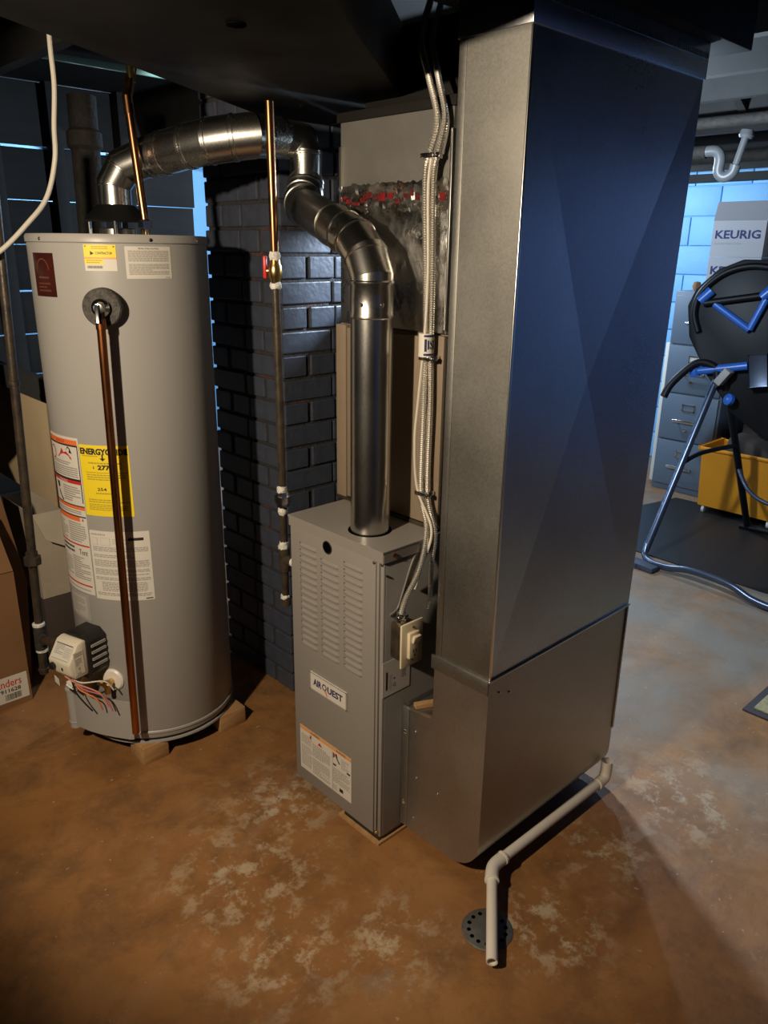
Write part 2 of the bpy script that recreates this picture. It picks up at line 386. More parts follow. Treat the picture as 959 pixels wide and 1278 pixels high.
# ------------------------------------------------------------------ room shell
bm = BM(); box(bm, (-3.2, -3.6, -0.1), (7.4, 7.2, 0)); tag(obj('floor', bm, m_floor), kind='structure')
ce = BM(); box(ce, (-3.2, -3.6, 2.29), (7.4, 7.2, 2.36)); ceil = tag(obj('ceiling', ce, m_ceil), kind='structure')
for A in [-2.6, -2.2, -1.8, -1.4, -1.0, -0.6, -0.2, 0.2, 0.6, 1.0, 2.18, 2.58, 2.98, 3.38, 3.78, 4.18, 4.58, 4.98, 5.38]:
    bm = BM(); box(bm, (A, -3.55, 2.07), (A+0.042, 7.15, 2.29)); obj('joist', bm, m_joist, ceil)
bm = BM(); box(bm, (5.72, -3.6, 0), (5.9, 7.2, 2.29)); wb = tag(obj('wall_back', bm, m_walljoint), kind='structure')
for r in range(11):
    z = r*0.2+0.004; o = 0.2 if r % 2 else 0.0
    for k in range(12):
        y = -0.4+k*0.4+o
        if y > 3.8: continue
        bm = BM(); box(bm, (5.705, y+0.004, z), (5.73, y+0.396, min(z+0.192, 2.2)), 0.003); obj('block', bm, m_wallpaint, wb)
bm = BM(); box(bm, (5.708, -3.55, 0), (5.725, -0.41, 2.2)); obj('painted_face', bm, m_deepblue, wb)
bm = BM(); box(bm, (5.708, 4.21, 0), (5.725, 7.15, 2.2)); obj('painted_face', bm, m_wallpaint, wb)
bm = BM(); box(bm, (5.60, -3.55, 2.02), (5.72, 7.15, 2.07)); tag(obj('trim_1', bm, m_joist), kind='structure')
bm = BM(); box(bm, (-3.2, 5.5, 0), (5.72, 5.65, 2.29)); tag(obj('wall_left', bm, m_wallpaint), kind='structure')
bm = BM(); box(bm, (-3.2, -3.6, 0), (5.72, -3.45, 2.29)); tag(obj('wall_right', bm, m_deepblue), kind='structure')
bm = BM(); box(bm, (-3.2, -3.45, 0), (-3.05, 5.5, 2.29)); tag(obj('wall_front', bm, m_dwall), kind='structure')

# dark board partition behind the heater, gaps let light through
pt = thing('board_partition', (1.0, 4.2, 0), 'dark horizontal board partition with bright slits behind the water heater', 'partition')
for z0, z1 in ((0.0, 0.30), (0.302, 0.60), (0.602, 0.90), (0.908, 1.105), (1.113, 1.318), (1.327, 1.545), (1.547, 1.752), (1.756, 1.99), (2.003, 2.285)):
    bm = BM(); box(bm, (-0.9, 4.19, z0), (2.47+random.uniform(-.012, .012), 4.215, z1), 0.002); obj('board', bm, m_plank, pt)
for A in (0.55, 1.36, 1.66, 2.02):
    bm = BM(); box(bm, (A, 4.12, 0), (A+0.06, 4.19, 2.285), 0.002); obj('stud', bm, m_plank, pt)
bm = BM(); box(bm, (-0.9, 3.0, 2.155), (1.82, 3.014, 2.178), 0.002); tag(obj('green_rail', bm, m_green), 'pale green rail lit above the dark board partition', 'rail')

# ------------------------------------------------------------------ brick chimney
ch = thing('brick_chimney', (1.68, 2.22, 0), 'dark painted brick chimney between water heater and furnace', 'chimney')
a0, a1, b0, b1 = 1.47, 1.89, 2.01, 2.43
bm = BM(); box(bm, (a0+0.008, b0+0.008, 0), (a1-0.008, b1-0.008, 2.06)); obj('mortar_core', bm, m_mortar, ch)
PZ = 0.0765
def brick_mesh(L):
    b = BM(); box(b, (-L/2, -0.0475, 0), (L/2, 0.0475, 0.0665), 0.004)
    me = bpy.data.meshes.new('brick'); bmesh.ops.recalc_face_normals(b, faces=b.faces[:]); b.to_mesh(me); b.free(); me.materials.append(m_brick); return me
bmesh_full, bmesh_half = brick_mesh(0.2), brick_mesh(0.1)
def brick(me, x, y, z, rz):
    o = bpy.data.objects.new('brick', me); col.objects.link(o); o.parent = ch
    o.location = Vector((x, y, z))-W[ch.name]; o.rotation_euler = (random.uniform(-.01, .01), random.uniform(-.01, .01), rz+random.uniform(-.012, .012))
S = 0.42; cxy = Vector((1.68, 2.22))
for r in range(27):
    z = 0.004+r*PZ
    if z+0.067 > 2.06: break
    for k in range(4):
        ang = k*PI/2
        for (off, me) in ((0.1, bmesh_full), (0.2575, bmesh_half)):
            t = -S/2+off if r % 2 == 0 else S/2-off
            j = random.uniform(-0.003, 0.003)
            p = Vector((t, -S/2+0.0475+j)); p.rotate(Matrix.Rotation(ang, 2)); brick(me, cxy.x+p.x, cxy.y+p.y, z, ang)

# ------------------------------------------------------------------ water heater
WC = Vector((1.045, 2.195)); WR = 0.242
wh = thing('water_heater', (WC.x, WC.y, 0.06), 'tall grey cylindrical gas water heater with yellow and white labels', 'water heater')
def whp(th, z, r=WR): a = math.radians(th); return Vector((WC.x+r*math.cos(a), WC.y+r*math.sin(a), z))
o3 = (WC.x, WC.y, 0)
bm = BM(); lathe(bm, [(0.0, 0.075), (WR-0.004, 0.075), (WR, 0.082), (WR, 1.552), (WR-0.0015, 1.554), (WR-0.0015, 1.556)], o3, seg=96); obj('jacket', bm, m_tank, wh)
bm = BM(); lathe(bm, [(WR+0.001, 1.5545), (WR+0.003, 1.556), (WR+0.003, 1.570), (WR-0.001, 1.576), (WR-0.012, 1.574), (0.1, 1.576), (0, 1.577)], o3, seg=96); obj('top_cap', bm, m_tank, wh)
bm = BM(); lathe(bm, [(WR-0.012, 0.060), (WR-0.006, 0.060), (WR-0.006, 0.08), (WR-0.03, 0.08)], o3, seg=72); obj('base_ring', bm, m_blackmetal, wh)
bm = BM(); lathe(bm, [(WR+0.001, 0.092), (WR+0.004, 0.095), (WR+0.004, 0.101), (WR+0.001, 0.104)], o3, seg=96, close=False); obj('jacket_bead', bm, m_tank, wh)
bm = BM(); lathe(bm, [(WR-0.02, 0.062), (WR+0.001, 0.060), (WR+0.001, 0.066), (WR-0.02, 0.068)], o3, seg=72); obj('base_pan', bm, m_tank, wh)
for th in (-168, -97, -60): screw(wh, whp(th, 1.563, WR+0.003), (math.cos(math.radians(th)), math.sin(math.radians(th)), 0), 0.0045, m_blackmetal if th == -97 else m_chrome)
# draft hood
bm = BM(); lathe(bm, [(0.085, 1.612), (0.088, 1.616), (0.052, 1.652), (0.048, 1.655)], o3, seg=40); obj('draft_hood', bm, m_blackmetal, wh)
for k in range(4):
    a = PI/4+k*PI/2+0.25
    bm = BM(); tube(bm, [(WC.x+0.075*math.cos(a), WC.y+0.075*math.sin(a), 1.575), (WC.x+0.075*math.cos(a), WC.y+0.075*math.sin(a), 1.614)], 0.006, 10); obj('hood_leg', bm, m_chrome, wh)
bm = BM(); lathe(bm, [(0.05, 1.575), (0.05, 1.592), (0.045, 1.594), (0, 1.594)], o3, seg=32); obj('flue_collar', bm, m_ventold, wh)
# temperature and pressure relief valve
def radial(th): a = math.radians(th); return Vector((math.cos(a), math.sin(a), 0)), Vector((-math.sin(a), math.cos(a), 0))
n, t = radial(-127.5)
c = whp(-127.5, 1.397)
bm = BM(); lathe(bm, [(0.047, -0.004), (0.049, 0.004), (0.049, 0.030), (0.046, 0.034), (0.018, 0.034), (0.018, 0.0)], c, n, 40); obj('foam_ring', bm, m_foam, wh)
bm = BM(); lathe(bm, [(0.021, 0.028), (0.023, 0.034), (0.023, 0.046), (0.016, 0.052), (0.012, 0.070), (0, 0.072)], c, n, 24); rv = obj('relief_valve', bm, m_chrome, wh)
bm = BM(); obox(bm, frame(c+n*0.078+Vector((0, 0, -0.012))-t*0.002, t, n, (0, 0, 1)), (0.009, 0.003, 0.045), 0.001); obj('lever', bm, m_chrome, rv)
bm = BM(); tube(bm, [c+n*0.058+Vector((0, 0, -0.008)), c+n*0.058+Vector((0, 0, -0.036))], 0.012, 16); obj('outlet', bm, m_blackmetal, rv)
p0 = c+n*0.058+Vector((0, 0, -0.03)); p1 = Vector((0.850, 1.976, 0.135))
bm = BM(); tube(bm, [p0, p1], 0.0112, 20); obj('discharge_pipe', bm, m_copper, wh)['label'] = 'copper discharge pipe'
bm = BM(); tube(bm, [p0+Vector((0, 0, 0.004)), p0+Vector((0, 0, -0.022))], 0.0132, 20); obj('copper_adapter', bm, m_copper, wh)
# labels
def mapW(th0, z0): return lambda u, v, o: whp(th0+math.degrees(u/WR), z0+v, WR+o)
def arc(a, b): return math.radians(b-a)*WR
printed(wh, 'maroon_label', mapW(-180.5, 1.418), arc(-180.5, -158.8), 0.110, m_maroon,
        [('poly', [(0.5+0.3*math.cos(k/9*PI), 0.62+0.26*math.sin(k/9*PI)) for k in range(10)]+[(0.5+0.26*math.cos(k/9*PI), 0.62+0.23*math.sin(k/9*PI)) for k in range(9, -1, -1)], m_maroon2),
         ('rect', 0.25, 0.42, 0.75, 0.46, m_maroon2), ('lines', 0.2, 0.1, 0.8, 0.34, 3, m_maroon2)])
printed(wh, 'contractor_sticker', mapW(-136.7, 1.486), arc(-136.7, -117.8), 0.064, m_paper,
        [('rect', 0, 0.52, 1, 1, m_yellow), ('rect', 0, 0.26, 0.6, 0.46, m_yellow), ('rect', 0, 0.46, 1, 0.52, m_ltorange),
         ('lines', 0.25, 0.82, 0.75, 0.96, 2, m_inky), ('text', 'CONTRACTOR', 0.36, 0.63, 0.88, 0.73, m_ink, 0.01), ('poly', [(0.2, 0.6), (0.32, 0.67), (0.2, 0.76)], m_ink),
         ('rect', 0.04, 0.92, 0.08, 0.96, m_ink), ('rect', 0.91, 0.91, 0.96, 0.95, m_ink), ('lines', 0.06, 0.28, 0.55, 0.44, 2, m_inky)]
        + [('rect', 0.08+0.012*k, 0.10, 0.08+0.012*k+random.choice((.004, .007)), 0.2, m_inkg) for k in range(40)])
printed(wh, 'notice_label', mapW(-112.8, 1.467), arc(-112.8, -84.0), 0.080, m_paper,
        [('text', 'READ THIS NOTICE', 0.28, 0.91, 0.72, 0.96, m_ink), ('lines', 0.06, 0.53, 0.94, 0.88, 8, m_inkg), ('lines', 0.06, 0.12, 0.94, 0.47, 8, m_inkg), ('rect', 0.84, 0.03, 0.95, 0.05, m_inkg)])
printed(wh, 'warning_label', mapW(-193, 0.562), arc(-193, -156.2), 0.478, m_paper,
        [('rect', 0.0, 0.955, 0.97, 0.985, m_orange), ('rect', 0.0, 0.945, 0.97, 0.955, m_ink), ('rect', 0.955, 0.60, 0.975, 0.955, m_ink), ('text', 'DANGER', 0.35, 0.960, 0.65, 0.980, m_red),
         ('poly', [(0.35, 0.865), (0.45, 0.89), (0.52, 0.925), (0.58, 0.90), (0.66, 0.91), (0.78, 0.88), (0.80, 0.865)], m_red), ('poly', [(0.66, 0.915), (0.72, 0.935), (0.76, 0.925), (0.74, 0.905), (0.82, 0.90), (0.78, 0.93), (0.72, 0.945)], m_ink),
         ('poly', [(0.16+0.11*math.cos(a*PI/10), 0.885+0.042*math.sin(a*PI/10)) for a in range(20)], m_red), ('poly', [(0.16+0.09*math.cos(a*PI/10), 0.885+0.034*math.sin(a*PI/10)) for a in range(20)], m_paper), ('text', 'l', 0.13, 0.87, 0.2, 0.9, m_red),
         ('lines', 0.1, 0.755, 0.92, 0.82, 5, m_inkg), ('lines', 0.1, 0.825, 0.75, 0.85, 2, m_inkg), ('rect', 0.0, 0.735, 0.97, 0.748, m_ink), ('rect', 0.0, 0.715, 0.97, 0.735, m_red), ('text', 'WARNING', 0.3, 0.718, 0.6, 0.732, m_paper),
         ('poly', [(0.12, 0.70), (0.25, 0.70), (0.26, 0.67), (0.18, 0.66)], m_ink), ('poly', [(0.2, 0.66), (0.28, 0.62), (0.38, 0.59), (0.32, 0.585), (0.2, 0.63)], m_ink),
         ('lines', 0.42, 0.60, 0.92, 0.70, 7, m_inkg), ('rect', 0.0, 0.555, 0.99, 0.58, m_orange), ('rect', 0.0, 0.575, 0.99, 0.582, m_ink), ('lines', 0.08, 0.525, 0.9, 0.55, 2, m_inkg),
         ('rect', 0.0, 0.478, 0.83, 0.51, m_orange), ('rect', 0.0, 0.507, 0.99, 0.515, m_ink), ('poly', [(0.88, 0.485), (0.93, 0.485), (0.905, 0.505)], m_red),
         ('lines', 0.05, 0.34, 0.40, 0.46, 8, m_inkl), ('lines', 0.46, 0.34, 0.95, 0.47, 9, m_inkg), ('rect', 0.0, 0.318, 0.99, 0.328, m_red), ('lines', 0.08, 0.255, 0.55, 0.31, 2, m_ink), ('text', 'Tent', 0.7, 0.26, 0.93, 0.295, m_ink),
         ('lines', 0.05, 0.10, 0.42, 0.245, 9, m_inkl), ('lines', 0.46, 0.09, 0.95, 0.245, 11, m_inkg), ('rect', 0.0, 0.05, 0.95, 0.06, m_red), ('lines', 0.1, 0.015, 0.9, 0.035, 1, m_inkl)], nx=14)
printed(wh, 'energy_label', mapW(-155.6, 0.818), arc(-155.6, -121.6), 0.207, m_yellow,
        [('text', 'ENERGYGUIDE', 0.02, 0.868, 0.98, 0.958, m_ink, 0.05), ('rect', 0.475, 0.815, 0.505, 0.88, m_ink), ('poly', [(0.43, 0.825), (0.49, 0.785), (0.55, 0.825)], m_ink),
         ('lines', 0.06, 0.835, 0.40, 0.865, 1, m_inky), ('lines', 0.18, 0.735, 0.85, 0.775, 1, m_inky), ('text', '$', 0.27, 0.67, 0.30, 0.71, m_ink, 0.02), ('text', '277', 0.37, 0.66, 0.62, 0.73, m_ink, 0.05),
         ('rect', 0.1, 0.618, 0.95, 0.628, m_inky), ('lines', 0.12, 0.51, 0.9, 0.605, 3, m_inky), ('text', '254', 0.32, 0.365, 0.51, 0.41, m_ink, 0.02), ('lines', 0.6, 0.37, 0.75, 0.40, 1, m_inky),
         ('lines', 0.28, 0.31, 0.85, 0.35, 1, m_inky), ('lines', 0.1, 0.19, 0.95, 0.25, 2, m_inky), ('lines', 0.1, 0.08, 0.9, 0.18, 4, m_inky), ('rect', 0.80, 0.68, 0.84, 0.69, m_ink), ('rect', 0.93, 0.885, 0.97, 0.95, m_ink)], nx=12)
printed(wh, 'specification_label', mapW(-155.0, 0.556), arc(-155.0, -113.2), 0.216, m_paper,
        [('lines', 0.03, 0.93, 0.3, 0.97, 1, m_inkg), ('rect', 0.04, 0.80, 0.14, 0.90, m_inkl), ('rect', 0.045, 0.805, 0.135, 0.895, m_paper), ('rect', 0.2, 0.80, 0.36, 0.91, m_inkl), ('rect', 0.205, 0.805, 0.355, 0.905, m_paper),
         ('lines', 0.4, 0.82, 0.68, 0.90, 3, m_inkl), ('rect', 0.66, 0.875, 0.9, 0.915, m_ink), ('lines', 0.7, 0.885, 0.86, 0.905, 1, m_paper)]
        + [('lines', 0.04, y, 0.96, y+h, k, m_inkg) for y, h, k in ((0.71, 0.07, 3), (0.62, 0.05, 2), (0.49, 0.10, 5), (0.37, 0.09, 4), (0.29, 0.05, 2), (0.06, 0.05, 2))]
        + [('lines', 0.14, 0.13, 0.9, 0.27, 6, m_inkg), ('rect', 0.86, 0.02, 0.97, 0.035, m_ink)], nx=14)
printed(wh, 'lining_label', mapW(-190, 0.47), arc(-190, -163), 0.085, m_tank, [('rect', 0.1, 0.1, 0.9, 0.9, m_inkl), ('lines', 0.2, 0.2, 0.8, 0.8, 6, m_inkg)])
# gas control
n, t = radial(-163); zz = Vector((0, 0, 1))
gc = whp(-163, 0.0)
def gl(tt, nn, z): return Vector((gc.x, gc.y, 0))+t*tt+n*nn+zz*z
bm = BM()
prism(bm, [(-0.052, 0.325), (-0.05, 0.44), (-0.03, 0.462), (0.03, 0.462), (0.052, 0.44), (0.052, 0.335), (0.035, 0.318), (-0.035, 0.318)], frame(gl(0, -0.006, 0), t, zz, n), 0.074, 0.004)
gb = obj('gas_control_back', bm, m_black, wh)
for k in range(4):
    bm = BM(); obox(bm, frame(gl(0.054, 0.03, 0.36+0.022*k), t, n, zz), (0.006, 0.05, 0.006), 0.001); obj('rib', bm, m_inkg, gb)
bm = BM()
prism(bm, [(0.0, 0.0), (0.050, 0.004), (0.062, 0.02), (0.066, 0.056), (0.030, 0.108), (0.012, 0.114), (0.0, 0.112)], frame(gl(-0.046, 0.066, 0.338), n, zz, t), 0.092, 0.005)
gv = obj('gas_control', bm, m_cream, wh)
gv['label'] = 'cream plastic gas control'
sl = Vector((0.036, 0, 0.052)); sld = (n*(-0.036)+zz*0.052).normalized(); sln = (n*0.052+zz*0.036).normalized()
o_ = gl(-0.036, 0.066+0.062, 0.338+0.062)
printed(gv, 'control_label', lambda u, v, o: o_+t*u+sld*v+sln*(o+0.0004), 0.072, 0.050, m_paper, [('lines', 0.06, 0.3, 0.55, 0.9, 6, m_inkg), ('lines', 0.6, 0.2, 0.95, 0.8, 6, m_inkl), ('rect', 0.03, 0.92, 0.97, 0.97, m_ink), ('rect', 0.03, 0.02, 0.97, 0.06, m_inkg)], nx=2)
o2 = gl(0.046, 0.075, 0.352)
printed(gv, 'side_sticker', lambda u, v, o: o2+n*(0.040-u)+zz*v+t*(o+0.0004), 0.034, 0.075, m_cream, [('lines', 0.1, 0.78, 0.9, 0.95, 2, m_inkg), ('lines', 0.15, 0.40, 0.75, 0.70, 4, m_inkg), ('rect', 0.4, 0.2, 0.55, 0.32, m_inkg), ('rect', 0.2, 0.03, 0.6, 0.12, m_inkl)], nx=2)
bm = BM(); lathe(bm, [(0.011, 0), (0.011, 0.012), (0.007, 0.014), (0, 0.014)], gl(-0.026, 0.128, 0.378), n, 16); obj('dial', bm, m_black, gv)
bm = BM(); obox(bm, frame(gl(0.012, 0.132, 0.375), t, n, zz), (0.004, 0.002, 0.008)); obj('indicator', bm, m_black, gv)
bm = BM(); obox(bm, frame(gl(-0.035, 0.12, 0.318), (t+n*0.3).normalized(), (n-t*0.3).normalized(), zz), (0.032, 0.001, 0.022)); tg = obj('wire_tag', bm, m_white, wh)
bm = BM(); obox(bm, frame(gl(-0.012, 0.09, 0.295), (t-zz*0.3).normalized(), n, (zz+t*0.3).normalized()), (0.026, 0.012, 0.012), 0.002); obj('wire_connector', bm, m_white, wh)
wp = [(gl(-0.01, 0.11, 0.335), gl(0.03, 0.10, 0.315), gl(0.085, 0.07, 0.285), gl(0.10, 0.055, 0.235)),
      (gl(0.0, 0.10, 0.335), gl(0.04, 0.095, 0.32), gl(0.085, 0.05, 0.315), gl(0.10, 0.03, 0.28)),
      (gl(0.01, 0.105, 0.335), gl(0.045, 0.095, 0.30), gl(0.09, 0.06, 0.27), gl(0.11, 0.05, 0.22)),
      (gl(0.0, 0.09, 0.33), gl(0.02, 0.09, 0.29), gl(0.06, 0.065, 0.255), gl(0.065, 0.05, 0.21)),
      (gl(-0.005, 0.095, 0.33), gl(0.01, 0.095, 0.28), gl(0.02, 0.08, 0.24), gl(0.03, 0.06, 0.20))]
for i, pth in enumerate(wp):
    bm = BM(); tube(bm, smoothpath(pth, 8), 0.0024, 8); obj('wire', bm, m_wires[i % 4] if i < 4 else m_black, wh)
# white plug with brass drain fitting
n2, t2 = radial(-149)
pc = whp(-149, 0.285)
bm = BM(); lathe(bm, [(0.036, -0.004), (0.036, 0.003), (0.031, 0.008), (0.012, 0.009), (0, 0.009)], pc, n2, 32); obj('drain_plug', bm, m_white, wh)
bm = BM(); tube(bm, [pc+n2*0.004, pc+n2*0.034], 0.0095, 14); lathe(bm, [(0.014, 0.024), (0.014, 0.040), (0.010, 0.044), (0, 0.044)], pc, n2, 6)
tube(bm, [pc+n2*0.034, pc+n2*0.034-t2*0.028+zz*0.006], 0.010, 14); tube(bm, [pc+n2*0.034, pc+n2*0.034-zz*0.03], 0.009, 14); obj('drain_cock', bm, m_brass, wh)
# burner access cover with rolled end
path = [(0.752, 2.205), (0.757, 2.17), (0.768, 2.135), (0.786, 2.095), (0.812, 2.05), (0.842, 2.005), (0.852, 1.998)]
def strip(bm, path, z0, z1, th=0.004):
    P = [Vector((x, y)) for x, y in path]; rows = []
    for i, p in enumerate(P):
        d = (P[min(i+1, len(P)-1)]-P[max(i-1, 0)]).normalized(); nn = Vector((-d.y, d.x))
        rows.append([bm.verts.new((p.x, p.y, z0)), bm.verts.new((p.x, p.y, z1)), bm.verts.new((p.x+nn.x*th, p.y+nn.y*th, z1)), bm.verts.new((p.x+nn.x*th, p.y+nn.y*th, z0))])
    for a, b in zip(rows, rows[1:]):
        for k in range(4): bm.faces.new((a[k], a[(k+1) % 4], b[(k+1) % 4], b[k]))
    bm.faces.new(rows[0][::-1]); bm.faces.new(rows[-1])
bm = BM(); strip(bm, path, 0.098, 0.232); ac = obj('access_cover', bm, m_tank, wh)
bm = BM(); tube(bm, [(0.760, 2.212, 0.085), (0.760, 2.212, 0.225)], 0.019, 24); ring(bm, (0.760, 2.212, 0.222), (0, 0, 1), 0.019, 0.006, 0.003); ring(bm, (0.760, 2.212, 0.105), (0, 0, 1), 0.019, 0.004, 0.002); obj('cover_roll', bm, m_tank, ac)
bm = BM(); lathe(bm, [(0.014, 0.2255), (0.014, 0.2262), (0, 0.2262)], (0.760, 2.212, 0), seg=20); obj('roll_opening', bm, m_inkg, ac)

# blocks under the heater
bm = BM(); box(bm, (0.868, 1.982, 0), (0.955, 2.072, 0.060), 0.002); tag(obj('wood_block', bm, m_wood), 'pine block under the front of the water heater near the relief pipe', 'wood block', 'blocks under the water heater')
bm = BM(); box(bm, (1.140, 1.972, 0), (1.24, 2.055, 0.060), 0.002); tag(obj('wood_block', bm, m_wood), 'pine block under the water heater on the side facing the chimney', 'wood block', 'blocks under the water heater')

# ------------------------------------------------------------------ copper water supply
cw = thing('copper_supply_pipe', (1.06, 2.06, 1.577), 'copper water pipe rising from the top of the water heater', 'pipe')
bm = BM(); lathe(bm, [(0.014, 1.577), (0.014, 1.593), (0.019, 1.594), (0.019, 1.612), (0.012, 1.616)], (1.06, 2.06, 0), seg=6); obj('union_nut', bm, m_chrome, cw)
bm = BM(); lathe(bm, [(0.013, 1.574), (0.013, 1.582), (0.0125, 1.59)], (1.06, 2.06, 0), seg=20); obj('brass_nipple', bm, m_brass, cw)
bm = BM(); tube(bm, [(1.06, 2.06, 1.61), (1.05, 2.08, 1.885)], 0.0112, 20); obj('riser', bm, m_oldcopper, cw)
bm = BM(); tube(bm, [(1.0505, 2.079, 1.872), (1.05, 2.083, 1.91), (1.058, 2.096, 1.925)], 0.0135, 18); obj('coupling', bm, m_oldcopper, cw)
bm = BM(); tube(bm, [(1.058, 2.096, 1.915), (1.092, 2.118, 2.005)], 0.0125, 18); obj('upper_run', bm, m_oldcopper, cw)
bm = BM(); obox(bm, Matrix.Translation((1.076, 2.104, 1.97)), (0.018, 0.018, 0.04), 0.003); obj('fitting', bm, m_brass, cw)

# ------------------------------------------------------------------ heater vent
def vent_sections(par, pts, radii, mats, beads):
    """each straight length / gore its own part, mitred"""
    P = [Vector(p) for p in pts]
    for i in range(len(P)-1):
        bm = BM()
        d = (P[i+1]-P[i]).normalized()
        def cutn(k):
            if k == 0 or k == len(P)-1: return d
            return ((P[k]-P[k-1]).normalized()+(P[k+1]-P[k]).normalized()).normalized()
        u = d.orthogonal().normalized(); v = d.cross(u); rings = []
        for k, r in ((i, radii[i][0]), (i+1, radii[i][1])):
            nn = cutn(k); rr = []
            for s in range(36):
                a = 2*PI*s/36; off = (u*math.cos(a)+v*math.sin(a))*r
                rr.append(bm.verts.new(P[k]+off-d*(off.dot(nn)/d.dot(nn))))
            rings.append(rr)
        for s in range(36): bm.faces.new((rings[0][s], rings[0][(s+1) % 36], rings[1][(s+1) % 36], rings[1][s]))
        L = (P[i+1]-P[i]).length
        for f, h in beads[i]:
            r = radii[i][0]+(radii[i][1]-radii[i][0])*f
            ring(bm, P[i]+d*L*f, d, r, h, 0.0025, 36)
        obj('vent_section', bm, mats[i], par, 40)
hv = thing('heater_vent_pipe', (WC.x, WC.y, 1.655), 'shiny galvanised vent pipe elbowing off the top of the water heater', 'vent pipe')
HP = [(WC.x, WC.y, 1.64), (WC.x, WC.y, 1.708), (1.066, 2.172, 1.752), (1.108, 2.125, 1.775), (1.136, 2.075, 1.786), (1.165, 1.995, 1.800), (1.195, 1.935, 1.810), (1.235, 1.882, 1.818), (1.275, 1.845, 1.824), (1.36, 1.86, 1.828), (1.47, 1.885, 1.828)]
RR = [(.044, .044), (.045, .047), (.048, .05), (.051, .053), (.055, .055), (.056, .056), (.057, .057), (.056, .056), (.054, .052), (.050, .050)]
vent_sections(hv, HP, RR, [m_vent]*10, [[(0.98, .003)], [(0.97, .003)], [(0.97, .003)], [(0.3, .003), (0.6, .003)], [(0.05, .004), (0.12, .004)], [(0.0, .005), (0.12, .004)], [(0.05, .005)], [(0.02, .004), (0.10, .004)], [], []])
for p, d in ((Vector((1.150, 2.035, 1.793)), Vector((-.5, -.8, -.1))), (Vector((1.18, 1.965, 1.805)), Vector((-.7, -.6, .2)))): screw(hv, p+d.normalized()*0.056, d, 0.004)
for p, d in ((Vector((1.195, 1.935, 1.81)), Vector((-.6, -.4, .8))),): screw(hv, p+d.normalized()*0.057, d, 0.004)

# ------------------------------------------------------------------ furnace
FA, FB, FB2, FZ = 1.18, 1.235, 1.605, 0.865
fu = thing('furnace', (1.5, 1.42, 0.02), 'grey gas furnace with louvered door below the round flue pipe', 'furnace')
bm = BM(); box(bm, (FA+0.012, FB, 0.022), (1.90, FB2, FZ-0.004), 0.002); obj('cabinet', bm, m_furn2, fu)
bm = BM()
prism(bm, [(FA-0.002, FZ-0.004), (FA-0.002, FZ-0.030), (FA-0.0005, FZ-0.030), (FA+0.002, FZ-0.004)][::-1], frame((0, FB-0.002, 0), (1, 0, 0), (0, 0, 1), (0, 1, 0)), FB2-FB+0.004)
box(bm, (FA-0.003, FB-0.003, FZ-0.006), (1.385, FB2+0.004, FZ))
box(bm, (FA+0.0, FB-0.003, FZ-0.03), (1.30, FB+0.001, FZ-0.004)); obj('top_pan', bm, m_furn, fu)
# door
bm = BM(); box(bm, (FA, FB+0.026, 0.024), (FA+0.016, FB2-0.001, FZ-0.030), 0.0025); door = obj('door', bm, m_furn, fu)
for y0, y1, dx in ((FB+0.016, FB+0.0245, 0.002), (FB+0.001, FB+0.013, 0.004)):
    bm = BM(); box(bm, (FA+dx, y0, 0.022), (FA+0.016, y1, FZ-0.030), 0.002); obj('corner_post', bm, m_furn, fu)
# louvers
lb = BM()
for i in range(13):
    y = -0.036+0.072*i/12; s = math.sin(PI*min(1, max(0, min(i, 12-i)/2.0))/2) if min(i, 12-i) < 2 else 1.0
    prof = [(0.0, 0.0075), (-0.0042*s, 0.0030), (-0.0052*s, -0.0012), (-0.0030*s, -0.0040), (0.0, -0.0048)]
    row = [lb.verts.new((x, y, z)) for x, z in prof]
    if i: 
        for k in range(4): lb.faces.new((prev[k], prev[k+1], row[k+1], row[k]))
    prev = row
bmesh.ops.recalc_face_normals(lb, faces=lb.faces[:])
lme = bpy.data.meshes.new('louver'); lb.to_mesh(lme); lb.free(); lme.materials.append(m_furn)
for p in lme.polygons: p.use_smooth = True
for yc, z0, cnt in ((1.527, 0.790, 16), (1.437, 0.770, 15), (1.344, 0.790, 16)):
    for k in range(cnt):
        o = bpy.data.objects.new('louver', lme); col.objects.link(o); o.parent = door; o.location = Vector((FA, yc, z0-k*0.0196))-W[fu.name]
bm = BM(); lathe(bm, [(0.0165, 0.0), (0.0165, 0.0012), (0, 0.0012)], (FA, 1.444, 0.816), (-1, 0, 0), 28); obj('sight_hole', bm, m_hole, door)
bm = BM(); lathe(bm, [(0.0165, 0.0), (0.0180, 0.0022), (0.0165, 0.003), (0.0150, 0.0022)], (FA, 1.444, 0.816), (-1, 0, 0), 28, False); obj('sight_hole_rim', bm, m_black, door)
for p in ((FA, FB+0.031, FZ-0.036), (FA+0.004, FB+0.006, FZ-0.036)): screw(fu, p, (-1, 0, 0), 0.004, m_black)
screw(fu, (FA+0.035, FB-0.003, FZ-0.016), (0, -1, 0), 0.006, m_copper)
for p in ((1.215, FB, 0.60), (1.192, FB, 0.80)): screw(fu, p, (0, -1, 0), 0.003, m_black)
bm = BM(); lathe(bm, [(0.006, 0), (0.006, 0.006), (0.003, 0.009), (0, 0.009)], (FA+0.004, FB+0.012, 0.036), (-1, 0, 0), 10); obj('door_screw', bm, m_brass, fu)
bm = BM(); lathe(bm, [(0.0565, 0.0), (0.0565, 0.0008), (0.052, 0.0008), (0.052, 0)], (1.262, 1.372, FZ), seg=36); obj('flue_opening', bm, m_hole, fu)
